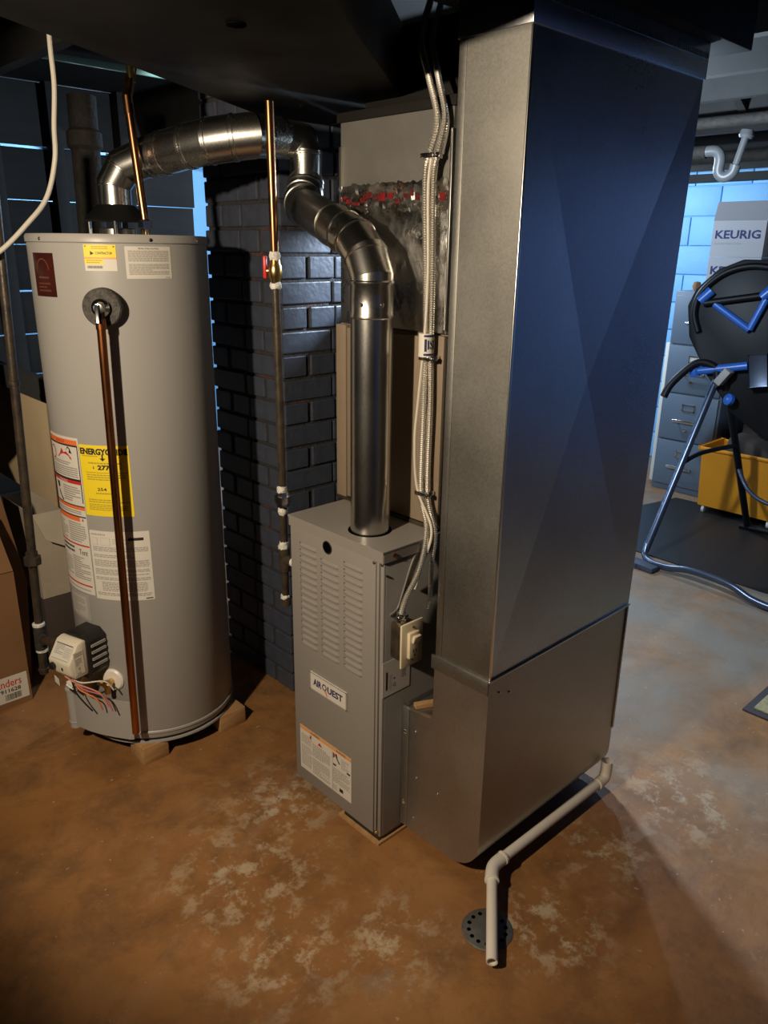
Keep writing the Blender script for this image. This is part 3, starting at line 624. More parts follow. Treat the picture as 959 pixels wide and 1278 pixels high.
# embossed curve pressed into the side
pts = smoothpath([(1.300, 0.845), (1.275, 0.80), (1.248, 0.735), (1.225, 0.70), (1.20, 0.695)], 6)
pts = smoothpath([(1.300, 0.845, 0), (1.275, 0.80, 0), (1.248, 0.735, 0), (1.232, 0.70, 0), (1.205, 0.690, 0)], 6)
bm = BM(); tube(bm, [(p.x, FB+0.0015, p.y) for p in pts], 0.004, 10); obj('pressed_rib', bm, m_furn2, fu)
# badge, warning and data labels
printed(fu, 'badge', map_negA(FA-0.001, 1.523, 0.364), 0.158, 0.056, m_ivory if False else m_paper,
        [('rect', 0.0, 0.0, 1.0, 0.06, m_inkg), ('rect', 0.0, 0.94, 1.0, 1.0, m_inkg), ('rect', 0.0, 0.0, 0.02, 1.0, m_inkg), ('rect', 0.98, 0.0, 1.0, 1.0, m_inkg),
         ('text', 'AIR', 0.10, 0.34, 0.33, 0.72, m_navy, 0.035), ('text', 'Q', 0.345, 0.30, 0.47, 0.74, m_navy, 0.02), ('text', 'UEST', 0.49, 0.34, 0.90, 0.72, m_navy, 0.035), ('poly', [(0.40, 0.42), (0.44, 0.44), (0.50, 0.10), (0.47, 0.12)], m_orange)], nx=2, thick=0.004)
printed(fu, 'warning_label', map_negA(FA-0.0002, 1.580, 0.068), 0.230, 0.148, m_paper,
        [('rect', 0.0, 0.92, 1.0, 1.0, m_ltorange), ('text', 'WARNING', 0.22, 0.935, 0.40, 0.985, m_ink), ('text', 'WARNING', 0.72, 0.935, 0.90, 0.985, m_ink), ('poly', [(0.2, 0.82), (0.24, 0.9), (0.22, 0.78)], m_red), ('text', '8', 0.2, 0.80, 0.23, 0.9, m_ink),
         ('poly', [(0.36, 0.79), (0.40, 0.87), (0.45, 0.79)], m_red), ('lines', 0.03, 0.62, 0.24, 0.84, 7, m_inkg), ('lines', 0.26, 0.46, 0.60, 0.76, 9, m_inkg), ('lines', 0.03, 0.10, 0.24, 0.58, 14, m_inkg), ('lines', 0.26, 0.06, 0.60, 0.42, 11, m_inkg),
         ('rect', 0.648, 0.02, 0.652, 0.90, m_inkl), ('rect', 0.66, 0.76, 0.675, 0.88, m_ink), ('rect', 0.68, 0.79, 0.70, 0.87, m_red), ('poly', [(0.70, 0.86), (0.73, 0.89), (0.75, 0.78), (0.80, 0.70), (0.77, 0.70), (0.73, 0.77)], m_ink),
         ('rect', 0.66, 0.60, 0.72, 0.64, m_ink), ('rect', 0.92, 0.60, 0.98, 0.64, m_ink), ('lines', 0.82, 0.62, 0.97, 0.86, 8, m_inkg), ('lines', 0.66, 0.22, 0.97, 0.56, 11, m_inkg), ('rect', 0.78, 0.08, 0.85, 0.16, m_ink), ('lines', 0.66, 0.05, 0.75, 0.18, 3, m_inkg)], nx=2)
printed(fu, 'data_label', map_negB(FB-0.0002, 1.183, 0.462), 0.098, 0.100, m_paper,
        [('rect', 0.12, 0.18, 0.18, 0.7, m_ink), ('lines', 0.24, 0.15, 0.34, 0.6, 10, m_inkg), ('lines', 0.70, 0.35, 0.86, 0.75, 10, m_ink), ('text', 'G', 0.38, 0.2, 0.48, 0.30, m_ink), ('rect', 0.40, 0.42, 0.44, 0.47, m_ink)], nx=2)
# pad under the furnace
bm = BM(); box(bm, (FA-0.006, FB-0.004, 0.0), (1.86, FB+0.165, 0.009)); fp = tag(obj('furnace_pad', bm, m_wood), 'thin tan board shim under the front corner of the furnace', 'board')

bm = BM(); box(bm, (FA+0.004, FB+0.004, 0.009), (1.86, FB+0.15, 0.022)); tag(obj('gap_shade_strip', bm, m_black), 'black strip for the shaded gap between the tan board and the furnace bottom', 'pad')  # black strip stands in for the dark gap under the furnace

# evaporator coil casing and supply plenum
cc = thing('coil_casing', (1.62, 1.44, FZ), 'taupe sheet-metal coil casing standing behind the flue pipe', 'coil casing')
bm = BM(); box(bm, (1.395, 1.246, FZ), (1.90, 1.642, 1.358), 0.002); obj('body', bm, m_taupe, cc)
bm = BM(); box(bm, (1.381, 1.29, FZ+0.012), (1.395, 1.60, 1.350), 0.003); obj('access_panel', bm, m_taupe, cc)
for a, b in ((1.246, 1.288), (1.602, 1.642)):
    bm = BM(); box(bm, (1.379, a, FZ+0.004), (1.395, b, 1.356), 0.002); obj('front_flange', bm, m_taupe, cc)
bm = BM(); box(bm, (1.377, 1.244, FZ), (1.40, 1.644, FZ+0.010), 0.001); obj('bottom_rail', bm, m_iron, cc)
sp = thing('supply_plenum', (1.62, 1.44, 1.358), 'foil faced sheet-metal plenum with a red taped joint above the coil casing', 'plenum')
bm = BM(); box(bm, (1.385, 1.246, 1.36), (1.90, 1.626, 1.845), 0.002); obj('body', bm, m_plen, sp)
bm = BM(); box(bm, (1.380, 1.250, 1.362), (1.386, 1.622, 1.640), 0.001); obj('foil_panel', bm, m_foil, sp)
# crumpled foil tape band with red print showing
bm = BM(); NX, NZ = 46, 8; g = []
for i in range(NX+1):
    g.append([bm.verts.new((1.3795-random.uniform(0, 0.005)*(0 < j < NZ), 1.248+0.376*i/NX, 1.634+0.066*j/NZ+random.uniform(-.004, .004)*(j in (0, NZ)))) for j in range(NZ+1)])
for i in range(NX):
    for j in range(NZ): bm.faces.new((g[i][j], g[i+1][j], g[i+1][j+1], g[i][j+1]))
obj('foil_tape', bm, m_foil, sp, 20)
bm = BM(); y = 1.255
while y < 1.615:
    wd = random.uniform(0.004, 0.022); z0 = 1.656+random.uniform(-0.006, 0.014); hh = random.uniform(0.006, 0.021)
    box(bm, (1.3735, y, z0), (1.3765, min(y+wd, 1.618), z0+hh)); y += wd+random.uniform(0.001, 0.012)
obj('red_print', bm, m_redtape, sp)
bm = BM(); box(bm, (1.376, 1.240, 1.37), (1.40, 1.247, 1.80), 0.001); obj('corner_flange', bm, m_edge, sp)
bm = BM(); box(bm, (1.378, 1.616, 1.63), (1.39, 1.626, 1.79), 0.001); obj('corner_flange', bm, m_edge, sp)
bm = BM(); box(bm, (1.40, 1.628, 1.60), (1.52, 1.634, 1.80), 0.001); obj('side_cleat', bm, m_galv, sp)
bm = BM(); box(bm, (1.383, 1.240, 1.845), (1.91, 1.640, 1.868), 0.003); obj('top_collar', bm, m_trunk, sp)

bm = BM(); box(bm, (1.905, 1.645, 0), (1.925, 2.004, 1.475)); box(bm, (1.905, 1.645, 1.475), (1.925, 1.812, 1.645)); box(bm, (1.905, 1.90, 1.475), (1.925, 2.004, 1.645)); box(bm, (1.905, 1.645, 1.645), (1.925, 2.004, 2.06))  # added and hidden: stops bulb light spilling left, hole lights the bricks
tag(obj('light_block_panel', bm, m_plank), 'added dark panel with a square hole, unseen, blocking bulb light between chimney and coil casing', 'panel')

# ------------------------------------------------------------------ furnace flue
ff = thing('furnace_flue_pipe', (1.262, 1.372, FZ), 'round galvanised flue pipe rising from the furnace top and bending back', 'flue pipe')
fc = (1.262, 1.372)
bm = BM(); lathe(bm, [(0.0500, 0.856), (0.0500, 1.405), (0.0505, 1.405)], (fc[0], fc[1], 0), seg=48, close=False); obj('straight_section', bm, m_vent, ff)
bm = BM(); tube(bm, [(fc[0]+0.0435, fc[1]-0.0245, 0.86), (fc[0]+0.0435, fc[1]-0.0245, 1.40)], 0.0022, 8); obj('lock_seam', bm, m_vent, ff)
def flue_text_map(u, v, o):
    a = math.radians(-150)+u/0.05; return Vector((fc[0]+(0.05+o)*math.cos(a), fc[1]+(0.05+o)*math.sin(a), 0.98+v))
bm = BM(); lathe(bm, [(0.0505, 1.395), (0.0530, 1.398), (0.0530, 1.404), (0.0515, 1.407), (0.0515, 1.470), (0.0535, 1.473), (0.0535, 1.478), (0.051, 1.481)], (fc[0], fc[1], 0), seg=48, close=False); cl_ = obj('collar', bm, m_vent, ff)
for th in (-160, -105):
    n_, t_ = radial(th); screw(ff, Vector((fc[0], fc[1], 1.428))+n_*0.0515, n_, 0.0045)
FP = [(fc[0], fc[1], 1.470), (fc[0], fc[1], 1.487), (1.268, 1.400, 1.535), (1.282, 1.455, 1.572), (1.290, 1.54, 1.602), (1.352, 1.738, 1.650), (1.388, 1.79, 1.668), (1.415, 1.815, 1.692), (1.432, 1.83, 1.722), (1.436, 1.832, 1.80)]
FR = [(.051, .051), (.051, .051), (.0505, .0505), (.050, .050), (.049, .048), (.049, .050), (.051, .051), (.049, .047), (.044, .044)]
vent_sections(ff, FP, FR, [m_vent, m_vent, m_vent, m_ventold, m_ventold, m_ventold, m_ventold, m_ventold, m_vent],
              [[], [(0.97, .003)], [(0.97, .004)], [(0.5, .003)], [(0.02, .003)], [(0.5, .003)], [(0.4, .003)], [(0.5, .004), (0.95, .003)], [(0.9, .003)]])
bm = BM(); tube(bm, [(1.436, 1.832, 1.785), (1.43, 1.85, 1.822), (1.36, 1.862, 1.826)], 0.046, 28); obj('tee', bm, m_vent, ff)

# ------------------------------------------------------------------ furnace gas pipe
gp = thing('furnace_gas_pipe', (1.2, 1.66, 0.58), 'vertical gas pipe with red handled shutoff valve beside the furnace', 'gas pipe')
gx, gy = 1.198, 1.662
bm = BM(); tube(bm, [(gx-0.003, gy, 1.875), (gx, gy, 1.525)], 0.0105, 16); obj('upper_pipe', bm, m_oldcopper, gp)
for z, r, h in ((1.528, 0.015, 0.012), (1.458, 0.015, 0.010), (0.918, 0.0145, 0.010), (0.855, 0.0135, 0.010), (0.752, 0.0145, 0.014), (0.594, 0.0135, 0.008)):
    bm = BM(); lathe(bm, [(0.009, -h), (r*0.9, -h*0.7), (r, 0), (r*0.85, h*0.8), (0.009, h)], (gx, gy, z), seg=14)
    for v in bm.verts: v.co += Vector((random.uniform(-.0015, .0015), random.uniform(-.0015, .0015), random.uniform(-.002, .002)))
    obj('pipe_dope', bm, m_dope, gp)
bm = BM(); lathe(bm, [(0.010, 1.455), (0.013, 1.462), (0.013, 1.472), (0.016, 1.478), (0.018, 1.493), (0.016, 1.506), (0.013, 1.512), (0.013, 1.524), (0.010, 1.53)], (gx, gy, 0), seg=16)
tube(bm, [(gx, gy, 1.493), (gx-0.012, gy+0.016, 1.493)], 0.009, 12); gvv = obj('shutoff_valve', bm, m_brass, gp)
hd = Vector((-0.6, 0.8, 0)); 
bm = BM(); obox(bm, frame(Vector((gx, gy, 1.502))+hd*0.026, (0.8, 0.6, 0), hd, (0, 0, 1)), (0.014, 0.010, 0.056), 0.004); obj('handle', bm, m_redhandle, gvv)
bm = BM(); tube(bm, [(gx, gy, 1.46), (gx+0.002, gy, 0.915)], 0.0108, 16); obj('middle_pipe', bm, m_iron, gp)
bm = BM(); lathe(bm, [(0.013, 0.868), (0.018, 0.870), (0.018, 0.880), (0.023, 0.882), (0.023, 0.900), (0.017, 0.902), (0.015, 0.912)], (gx+0.002, gy, 0), seg=8); obj('union', bm, m_chrome, gp)
bm = BM(); tube(bm, [(gx+0.002, gy, 0.87), (gx+0.002, gy, 0.75)], 0.0108, 16); obj('lower_pipe', bm, m_iron, gp)
bm = BM(); tube(bm, [(gx+0.002, gy, 0.745), (gx+0.002, gy, 0.675)], 0.0155, 16); tube(bm, [(gx+0.002, gy, 0.712), (gx+0.004, gy-0.035, 0.712)], 0.0145, 16); obj('tee_fitting', bm, m_iron, gp)
bm = BM(); tube(bm, [(gx+0.004, gy-0.033, 0.712), (gx+0.004, FB2+0.001, 0.712)], 0.013, 14); obj('branch', bm, m_dope, gp)
bm = BM(); tube(bm, [(gx+0.002, gy, 0.68), (gx+0.002, gy, 0.585)], 0.0105, 16); lathe(bm, [(0.0145, 0.568), (0.0145, 0.590), (0.012, 0.594)], (gx+0.002, gy, 0), seg=16); obj('drip_leg', bm, m_iron, gp)

# ------------------------------------------------------------------ return air duct
DA0, DA1, DB0, DB1 = 1.26, 1.875, 0.957, 1.125
ra = thing('return_air_duct', (1.57, 1.04, 0.033), 'tall galvanised return air duct standing beside the furnace', 'duct')
# boot: L-shaped section, rounded lower corner
prof = [(FB-0.001, 0.033), (1.06, 0.033)]
R_ = 0.098
for k in range(1, 9):
    a = k/8*PI/2; prof.append((DB0+R_-R_*math.sin(a), 0.033+R_-R_*math.cos(a)))
prof += [(DB0, 0.60), (DB1+0.004, 0.60), (DB1+0.004, 0.43)]
prof2 = prof+[(FB-0.001, 0.412)]
bm = BM()
def loop(A): return [bm.verts.new((A, y, z)) for y, z in prof2]
la, lb_ = loop(DA0), loop(DA1); n_ = len(prof2)
bm.faces.new(la); bm.faces.new(lb_[::-1])
for i in range(n_):
    if i == n_-2: continue         # the open mouth on top beside the furnace
    bm.faces.new((la[i], la[(i+1) % n_], lb_[(i+1) % n_], lb_[i]))
obj('boot', bm, m_boot, ra, 50)
bm = BM(); prism(bm, [(FB-0.004, 0.405), (DB1+0.01, 0.423), (DB1+0.01, 0.418), (FB-0.004, 0.400)], frame((DA0-0.001, 0, 0), (0, 1, 0), (0, 0, 1), (1, 0, 0)), 0.003); obj('boot_lip', bm, m_edge, ra)
bm = BM(); box(bm, (DA0+0.002, DB1+0.006, 0.395), (DA0+0.24, FB-0.003, 0.399)); obj('boot_tongue', bm, m_boot, ra)
bm = BM(); obox(bm, frame((1.34, 1.19, 0.405), (0.9, -0.43, 0), (0.43, 0.9, 0), (0, 0, 1)), (0.12, 0.02, 0.010)); obj('wood_shim', bm, m_wood, ra)
bm = BM(); box(bm, (DA0-0.003, FB-0.026, 0.04), (DA0, FB-0.002, 0.41), 0.001); obj('attachment_flange', bm, m_boot, ra)
for z in (0.335, 0.11): screw(ra, (DA0-0.003, FB-0.012, z), (-1, -0.3, 0), 0.007)
for y, z in ((1.185, 0.352), (1.178, 0.21), (1.185, 0.075), (1.10, 0.205)): screw(ra, (DA0, y, z), (-1, 0, 0), 0.004)
for a, z in ((1.30, 0.56), (1.34, 0.545)): screw(ra, (a, DB0, z), (0, -1, 0), 0.003)
# upper section with cross-broken panels
zA, zB = 0.60, 1.93
bm = BM()
def crossbreak(bm, c4, out, off):
    vs = [bm.verts.new(c) for c in c4]; ctr = sum((Vector(c) for c in c4), Vector())/4+Vector(out)*off
    c_ = bm.verts.new(ctr)
    for i in range(4): bm.faces.new((vs[i], vs[(i+1) % 4], c_))
q = [(DA0, DB0, zA), (DA1+0.006, DB0, zA), (DA1+0.045, DB0, zB), (DA0, DB0, zB)]
crossbreak(bm, q, (0, 1, 0), 0.018); obj('wide_panel', bm, m_galvface, ra, 0.2)
bm = BM()
pq = [(DA0, zA), (DA1+0.006, zA), (DA1+0.045, zB), (DA0, zB)]
fr_ = [bm.verts.new((x, DB0, z)) for x, z in pq]; bk_ = [bm.verts.new((x, DB1, z)) for x, z in pq]
bm.faces.new(bk_)
for i in range(4): bm.faces.new((fr_[i], fr_[(i+1) % 4], bk_[(i+1) % 4], bk_[i]))
obj('upper_section', bm, m_galv, ra)
bm = BM(); box(bm, (DA0-0.0015, DB0-0.002, zA), (DA0+0.006, DB0+0.001, zB+0.03), 0.0005); obj('corner_seam', bm, m_edge, ra)
bm = BM(); box(bm, (DA0-0.0015, DB1-0.018, zA+0.005), (DA0+0.0, DB1+0.001, zB), 0.0005); obj('side_seam', bm, m_galv, ra)
bm = BM(); box(bm, (DA0-0.007, DB0-0.002, 0.568), (DA0+0.0, DB1+0.010, 0.606), 0.002); obj('drive_cleat', bm, m_galv, ra)
bm = BM(); box(bm, (DA0-0.007, DB0-0.006, 0.603), (DA1+0.008, DB0, 0.607), 0.001); obj('seam_cleat', bm, m_edge, ra)
bm = BM(); box(bm, (DA1-0.004, DB0-0.004, 0.20), (DA1+0.004, DB0+0.004, 0.60), 0.001); obj('corner_seam', bm, m_boot, ra)
tp = [(DA0-0.004, 1.93), (DA1+0.049, 1.93), (DA1+0.051, 2.005), (DA0-0.004, 2.005)]
bm = BM(); prism(bm, tp, frame((0, DB1+0.004, 0), (1, 0, 0), (0, 0, 1), (0, -1, 0)), DB1-DB0+0.008, 0.001); obj('top_collar', bm, m_galvface, ra)
bm = BM()
for k in range(70): a = DA0+0.02+k*0.0092; box(bm, (a, DB0-0.006, 1.972), (a+0.0045, DB0-0.003, 1.984))
tag(obj('collar_crimps', bm, m_galvface, ra), kind='stuff')
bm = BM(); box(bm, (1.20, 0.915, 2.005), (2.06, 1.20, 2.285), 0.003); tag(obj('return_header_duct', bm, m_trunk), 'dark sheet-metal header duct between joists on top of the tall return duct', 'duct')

# supply trunk overhead
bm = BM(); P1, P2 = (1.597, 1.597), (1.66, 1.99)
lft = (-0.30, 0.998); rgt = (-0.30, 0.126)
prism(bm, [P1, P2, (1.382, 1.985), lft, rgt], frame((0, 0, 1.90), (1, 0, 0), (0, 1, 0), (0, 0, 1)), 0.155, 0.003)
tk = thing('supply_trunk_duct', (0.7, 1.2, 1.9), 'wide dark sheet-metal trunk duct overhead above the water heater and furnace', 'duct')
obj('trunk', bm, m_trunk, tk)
bm = BM(); box(bm, (1.47, 1.25, 1.868), (1.90, 1.63, 2.05), 0.002); obj('takeoff_light_block', bm, m_trunk, tk)  # box added over the plenum to keep bulb light off the trunk
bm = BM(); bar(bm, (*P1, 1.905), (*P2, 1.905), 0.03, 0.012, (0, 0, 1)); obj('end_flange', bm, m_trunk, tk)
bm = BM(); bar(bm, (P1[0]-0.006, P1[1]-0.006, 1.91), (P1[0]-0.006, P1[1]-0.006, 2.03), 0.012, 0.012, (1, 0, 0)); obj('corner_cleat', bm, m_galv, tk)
bm = BM(); lathe(bm, [(0.017, 0), (0.017, -0.003), (0.009, -0.005), (0, -0.005)], (0.83, 1.24, 1.90), (0, 0, 1), 16); obj('plug', bm, m_hole, tk)

# ------------------------------------------------------------------ switch box and cables
sb = thing('switch_box', (1.235, 1.21, 0.56), 'metal electrical box with ivory switch plate on the furnace side', 'switch box')
bm = BM(); box(bm, (1.207, 1.19, 0.573), (1.262, FB, 0.672), 0.006); bx_ = obj('box', bm, m_iron, sb)
for z in (0.645, 0.615, 0.588):
    bm = BM(); lathe(bm, [(0.010, 0), (0.0095, 0.0012), (0, 0.0012)], (1.207, 1.212, z), (-1, 0, 0), 18); obj('knockout', bm, m_iron, bx_)
bm = BM(); box(bm, (1.197, 1.183, 0.562), (1.273, 1.190, 0.682), 0.003); pl_ = obj('cover_plate', bm, m_ivory, sb)
bm = BM(); box(bm, (1.217, 1.174, 0.587), (1.251, 1.184, 0.657), 0.002); dv = obj('device', bm, m_ivory, sb)
bm = BM(); obox(bm, Matrix.Translation((1.236, 1.170, 0.640)) @ Matrix.Rotation(0.25, 4, 'X'), (0.024, 0.008, 0.020), 0.0015); obj('toggle', bm, m_ivory, dv)
for a, z in ((1.229, 0.602), (1.239, 0.602)):
    bm = BM(); box(bm, (a, 1.1733, z), (a+0.0022, 1.1742, z+0.009)); obj('slot', bm, m_hole, dv)
bm = BM(); lathe(bm, [(0.0022, 0), (0.0022, 0.0008), (0, 0.0008)], (1.2352, 1.1741, 0.594), (0, -1, 0), 10); obj('slot', bm, m_hole, dv)
for z in (0.668, 0.577): screw(pl_ and sb, (1.235, 1.183, z), (0, -1, 0), 0.0035, m_brass)
bm = BM(); lathe(bm, [(0.014, 0.672), (0.016, 0.676), (0.016, 0.684), (0.012, 0.686), (0.012, 0.70)], (1.222, 1.212, 0), seg=12); tube(bm, [(1.205, 1.206, 0.69), (1.238, 1.206, 0.69)], 0.005, 8); obj('cable_clamp', bm, m_chrome, sb)

def ribbed(pts, r, pitch=0.0052, depth=0.0009, seg=10):
    pp = resample(smoothpath(pts, 14), pitch/2)
    bm = BM(); tube(bm, pp, [r+(depth if i % 2 else -depth) for i in range(len(pp))], seg); return bm
P_a = [(1.46, 1.40, 2.08), (1.405, 1.372, 1.992), (1.372, 1.312, 1.903), (1.358, 1.272, 1.82), (1.350, 1.283, 1.750), (1.354, 1.298, 1.70), (1.358, 1.292, 1.50), (1.358, 1.286, 1.36), (1.354, 1.281, 1.20), (1.354, 1.281, 0.97), (1.335, 1.240, 0.885), (1.285, 1.213, 0.80), (1.238, 1.212, 0.735), (1.222, 1.212, 0.695)]
tag(obj('armoured_cable', ribbed(P_a, 0.0072), m_cable, None, 25), 'ribbed armoured cable running down to the switch box', 'cable')
P_b = [(1.48, 1.385, 2.08), (1.42, 1.350, 1.992), (1.372, 1.285, 1.903), (1.360, 1.250, 1.82), (1.354, 1.262, 1.750), (1.358, 1.276, 1.70), (1.360, 1.272, 1.50), (1.362, 1.272, 1.36), (1.361, 1.266, 1.20), (1.361, 1.265, 0.97), (1.350, 1.226, 0.88), (1.338, 1.222, 0.80), (1.335, 1.220, 0.72), (1.326, 1.220, 0.675)]
tag(obj('armoured_cable', ribbed(P_b, 0.0066), m_cable, None, 25), 'ribbed armoured cable ending loose beside the furnace beyond the switch box', 'cable')
P_c = [(1.350, 1.276, 1.745), (1.350, 1.284, 1.68), (1.352, 1.279, 1.50), (1.350, 1.281, 1.36), (1.345, 1.292, 1.20), (1.342, 1.297, 1.10), (1.346, 1.288, 0.98), (1.338, 1.226, 0.885), (1.30, 1.221, 0.80), (1.285, 1.228, 0.74)]
bm = BM(); tube(bm, smoothpath(P_c, 10), 0.0036, 8); tag(obj('white_wire', bm, m_wire), 'thin white wire taped alongside the armoured cables on the coil casing', 'wire')
for p, lab in (((1.352, 1.284, 1.745), 'small steel cable strap near the top of the plenum'), ((1.355, 1.276, 0.968), 'small steel cable strap just above the furnace top'), ((1.356, 1.276, 1.305), 'small steel cable strap just below the printed sleeve')):
    p = Vector(p); bm = BM(); box(bm, p+Vector((-0.014, -0.022, -0.006)), p+Vector((0.020, 0.018, 0.006)), 0.003); lathe(bm, [(0.006, 0), (0.006, 0.006), (0.003, 0.008), (0, 0.008)], p+Vector((-0.004, -0.022, 0)), (-0.4, -1, 0), 10)
    tag(obj('cable_strap', bm, m_chrome), lab, 'cable strap', 'straps on the cables')
sl_ = thing('printed_sleeve', (1.355, 1.279, 1.31), 'white sleeve with blue print wrapped around the cables below the plenum', 'sleeve')
bm = BM(); tube(bm, [(1.3545, 1.280, 1.362), (1.3535, 1.279, 1.308)], 0.0185, 20); slv = obj('wrap', bm, m_white, sl_)
def mapS(u, v, o): a = math.radians(205)+u/0.0185; return Vector((1.354+(0.0187+o)*math.cos(a), 1.2795+(0.0187+o)*math.sin(a), 1.312+v))
printed(sl_, 'print_band', mapS, 0.036, 0.048, m_white, [('text', 'ISI', 0.25, 0.30, 0.80, 0.75, m_navy, 0.03), ('rect', 0.0, 0.0, 1.0, 0.10, m_navy), ('rect', 0.0, 0.9, 1.0, 1.0, m_navy), ('rect', 0.05, 0.2, 0.2, 0.8, m_navy)], nx=8, thick=0.0004)

# ------------------------------------------------------------------ condensate drain and floor drain
pv = thing('pvc_drain_pipe', (1.3, 0.95, 0.0), 'white plastic condensate pipe on the floor leading to the drain', 'pipe')
e0 = Vector((1.305, 0.944, 0.050)); eF = Vector((1.828, 0.936, 0.050)); eE = Vector((1.098, 0.775, 0.030))
d1 = (eF-e0).normalized(); d2 = (eE-e0).normalized()
def hollow(bm, p, q, r, ri):
    d = (q-p); L = d.length
    lathe(bm, [(ri, 0), (r, 0), (r, L), (ri, L), (ri, L-0.03), (0, L-0.03)], p, d, 28, False)
bm = BM(); tube(bm, [e0+d1*0.03, eF-d1*0.02], 0.0134, 24); obj('long_pipe', bm, m_pvc, pv)
bm = BM(); hollow(bm, e0+d2*0.03, eE, 0.0134, 0.0105); obj('outlet_pipe', bm, m_pvc, pv)
bm = BM(); tube(bm, smoothpath([e0+d1*0.046, e0+d1*0.024, e0+(d1+d2)*0.006, e0+d2*0.024, e0+d2*0.046], 4), 0.0172, 24); ring(bm, e0+d2*0.043, d2, 0.0172, 0.006, 0.0016); ring(bm, e0+d1*0.043, d1, 0.0172, 0.006, 0.0016); obj('elbow', bm, m_pvc, pv)
bm = BM(); tube(bm, smoothpath([eF-d1*0.040, eF-d1*0.02, eF+Vector((0.0, 0, 0.006)), eF+Vector((0.006, 0, 0.026))], 4), 0.0172, 24)
hollow(bm, eF+Vector((0.006, 0, 0.022)), eF+Vector((0.006, 0, 0.060)), 0.0172, 0.0134); obj('upturned_elbow', bm, m_pvc, pv)

fd = thing('floor_drain', (1.182, 0.855, 0), 'round grey floor drain grate with a ring of holes', 'floor drain')
bm = BM(); lathe(bm, [(0.0, 0.0035), (0.058, 0.0035), (0.062, 0.001), (0.062, 0.0)], (1.182, 0.855, 0), seg=48); obj('grate', bm, m_drain, fd)
for k in range(14):
    a = 2*PI*k/14+0.2; bm = BM(); lathe(bm, [(0.0052, 0.0036), (0.0052, 0.0041), (0, 0.0041)], (1.182+0.045*math.cos(a), 0.855+0.045*math.sin(a), 0), seg=12); obj('drain_hole', bm, m_hole, fd)

# ------------------------------------------------------------------ left background
bg = thing('heater_gas_pipe', (0.75, 2.40, 0.2), 'black iron gas pipe standing at the far left beside the water heater', 'gas pipe')
bm = BM(); tube(bm, [(0.80, 2.40, 1.85), (0.757, 2.40, 0.62)], 0.0135, 16); obj('upper_pipe', bm, m_iron, bg)
bm = BM(); ring(bm, (0.776, 2.40, 1.16), (0.03, 0, 1), 0.0135, 0.012, 0.003); obj('coupling_bead', bm, m_iron, bg)
bm = BM(); lathe(bm, [(0.018, 0.585), (0.027, 0.588), (0.027, 0.612), (0.019, 0.616), (0.019, 0.628)], (0.756, 2.40, 0), seg=8); obj('union', bm, m_iron, bg)
bm = BM(); tube(bm, [(0.755, 2.40, 0.59), (0.747, 2.40, 0.355)], 0.0135, 16); obj('lower_pipe', bm, m_iron, bg)
bm = BM(); tube(bm, [(0.747, 2.40, 0.375), (0.744, 2.40, 0.29)], 0.019, 16); tube(bm, [(0.745, 2.40, 0.33), (0.742, 2.365, 0.335)], 0.018, 16); obj('tee_fitting', bm, m_soil, bg)
for z in (0.378, 0.286):
    bm = BM(); ring(bm, (0.746, 2.40, z), (0, 0, 1), 0.0165, 0.008, 0.003); obj('pipe_dope', bm, m_dope, bg)
bm = BM(); tube(bm, [(0.744, 2.40, 0.29), (0.742, 2.40, 0.20)], 0.0135, 16); ring(bm, (0.742, 2.40, 0.215), (0, 0, 1), 0.0135, 0.008, 0.003); obj('drip_leg', bm, m_iron, bg)
bm = BM(); tube(bm, smoothpath([(0.742, 2.37, 0.335), (0.738, 2.30, 0.36), (0.735, 2.22, 0.385), (0.76, 2.165, 0.39)], 6), 0.012, 14); obj('branch', bm, m_iron, bg)

bm = BM(); box(bm, (0.94, 2.55, 0.675), (0.97, 4.10, 1.06), 0.003); tag(obj('beige_board', bm, m_beige), 'beige painted board standing behind and left of the water heater', 'board')
bm = BM(); bar(bm, (0.925, 2.55, 1.10), (0.925, 4.1, 1.12), 0.03, 0.075); tag(obj('grey_rail', bm, m_dwall), 'dark grey rail along the top of the beige board', 'rail')
bm = BM()
pp = [(0.0, 0.0), (0.10, 0.005), (0.10, 0.9), (0.0, 0.9)]
prism(bm, pp, frame((0.62, 2.62, 0.98), (1, 0, 0), (0, 0, 1), (0, 1, 0)), 0.05, 0.004); tag(obj('hanging_panel', bm, m_dwall), 'dark grey panel hanging at the far left behind the black pipe', 'panel')
st = thing('soil_stack', (1.38, 3.1, 0), 'dark cast iron soil stack standing behind the heater vent', 'pipe')
bm = BM(); tube(bm, [(1.31, 3.03, 0.0), (1.38, 3.10, 2.07)], 0.052, 24); obj('stack_pipe', bm, m_soil, st)
bm = BM(); ring(bm, (1.372, 3.09, 1.92), (0.03, 0.03, 1), 0.052, 0.05, 0.012); obj('hub', bm, m_soil, st)

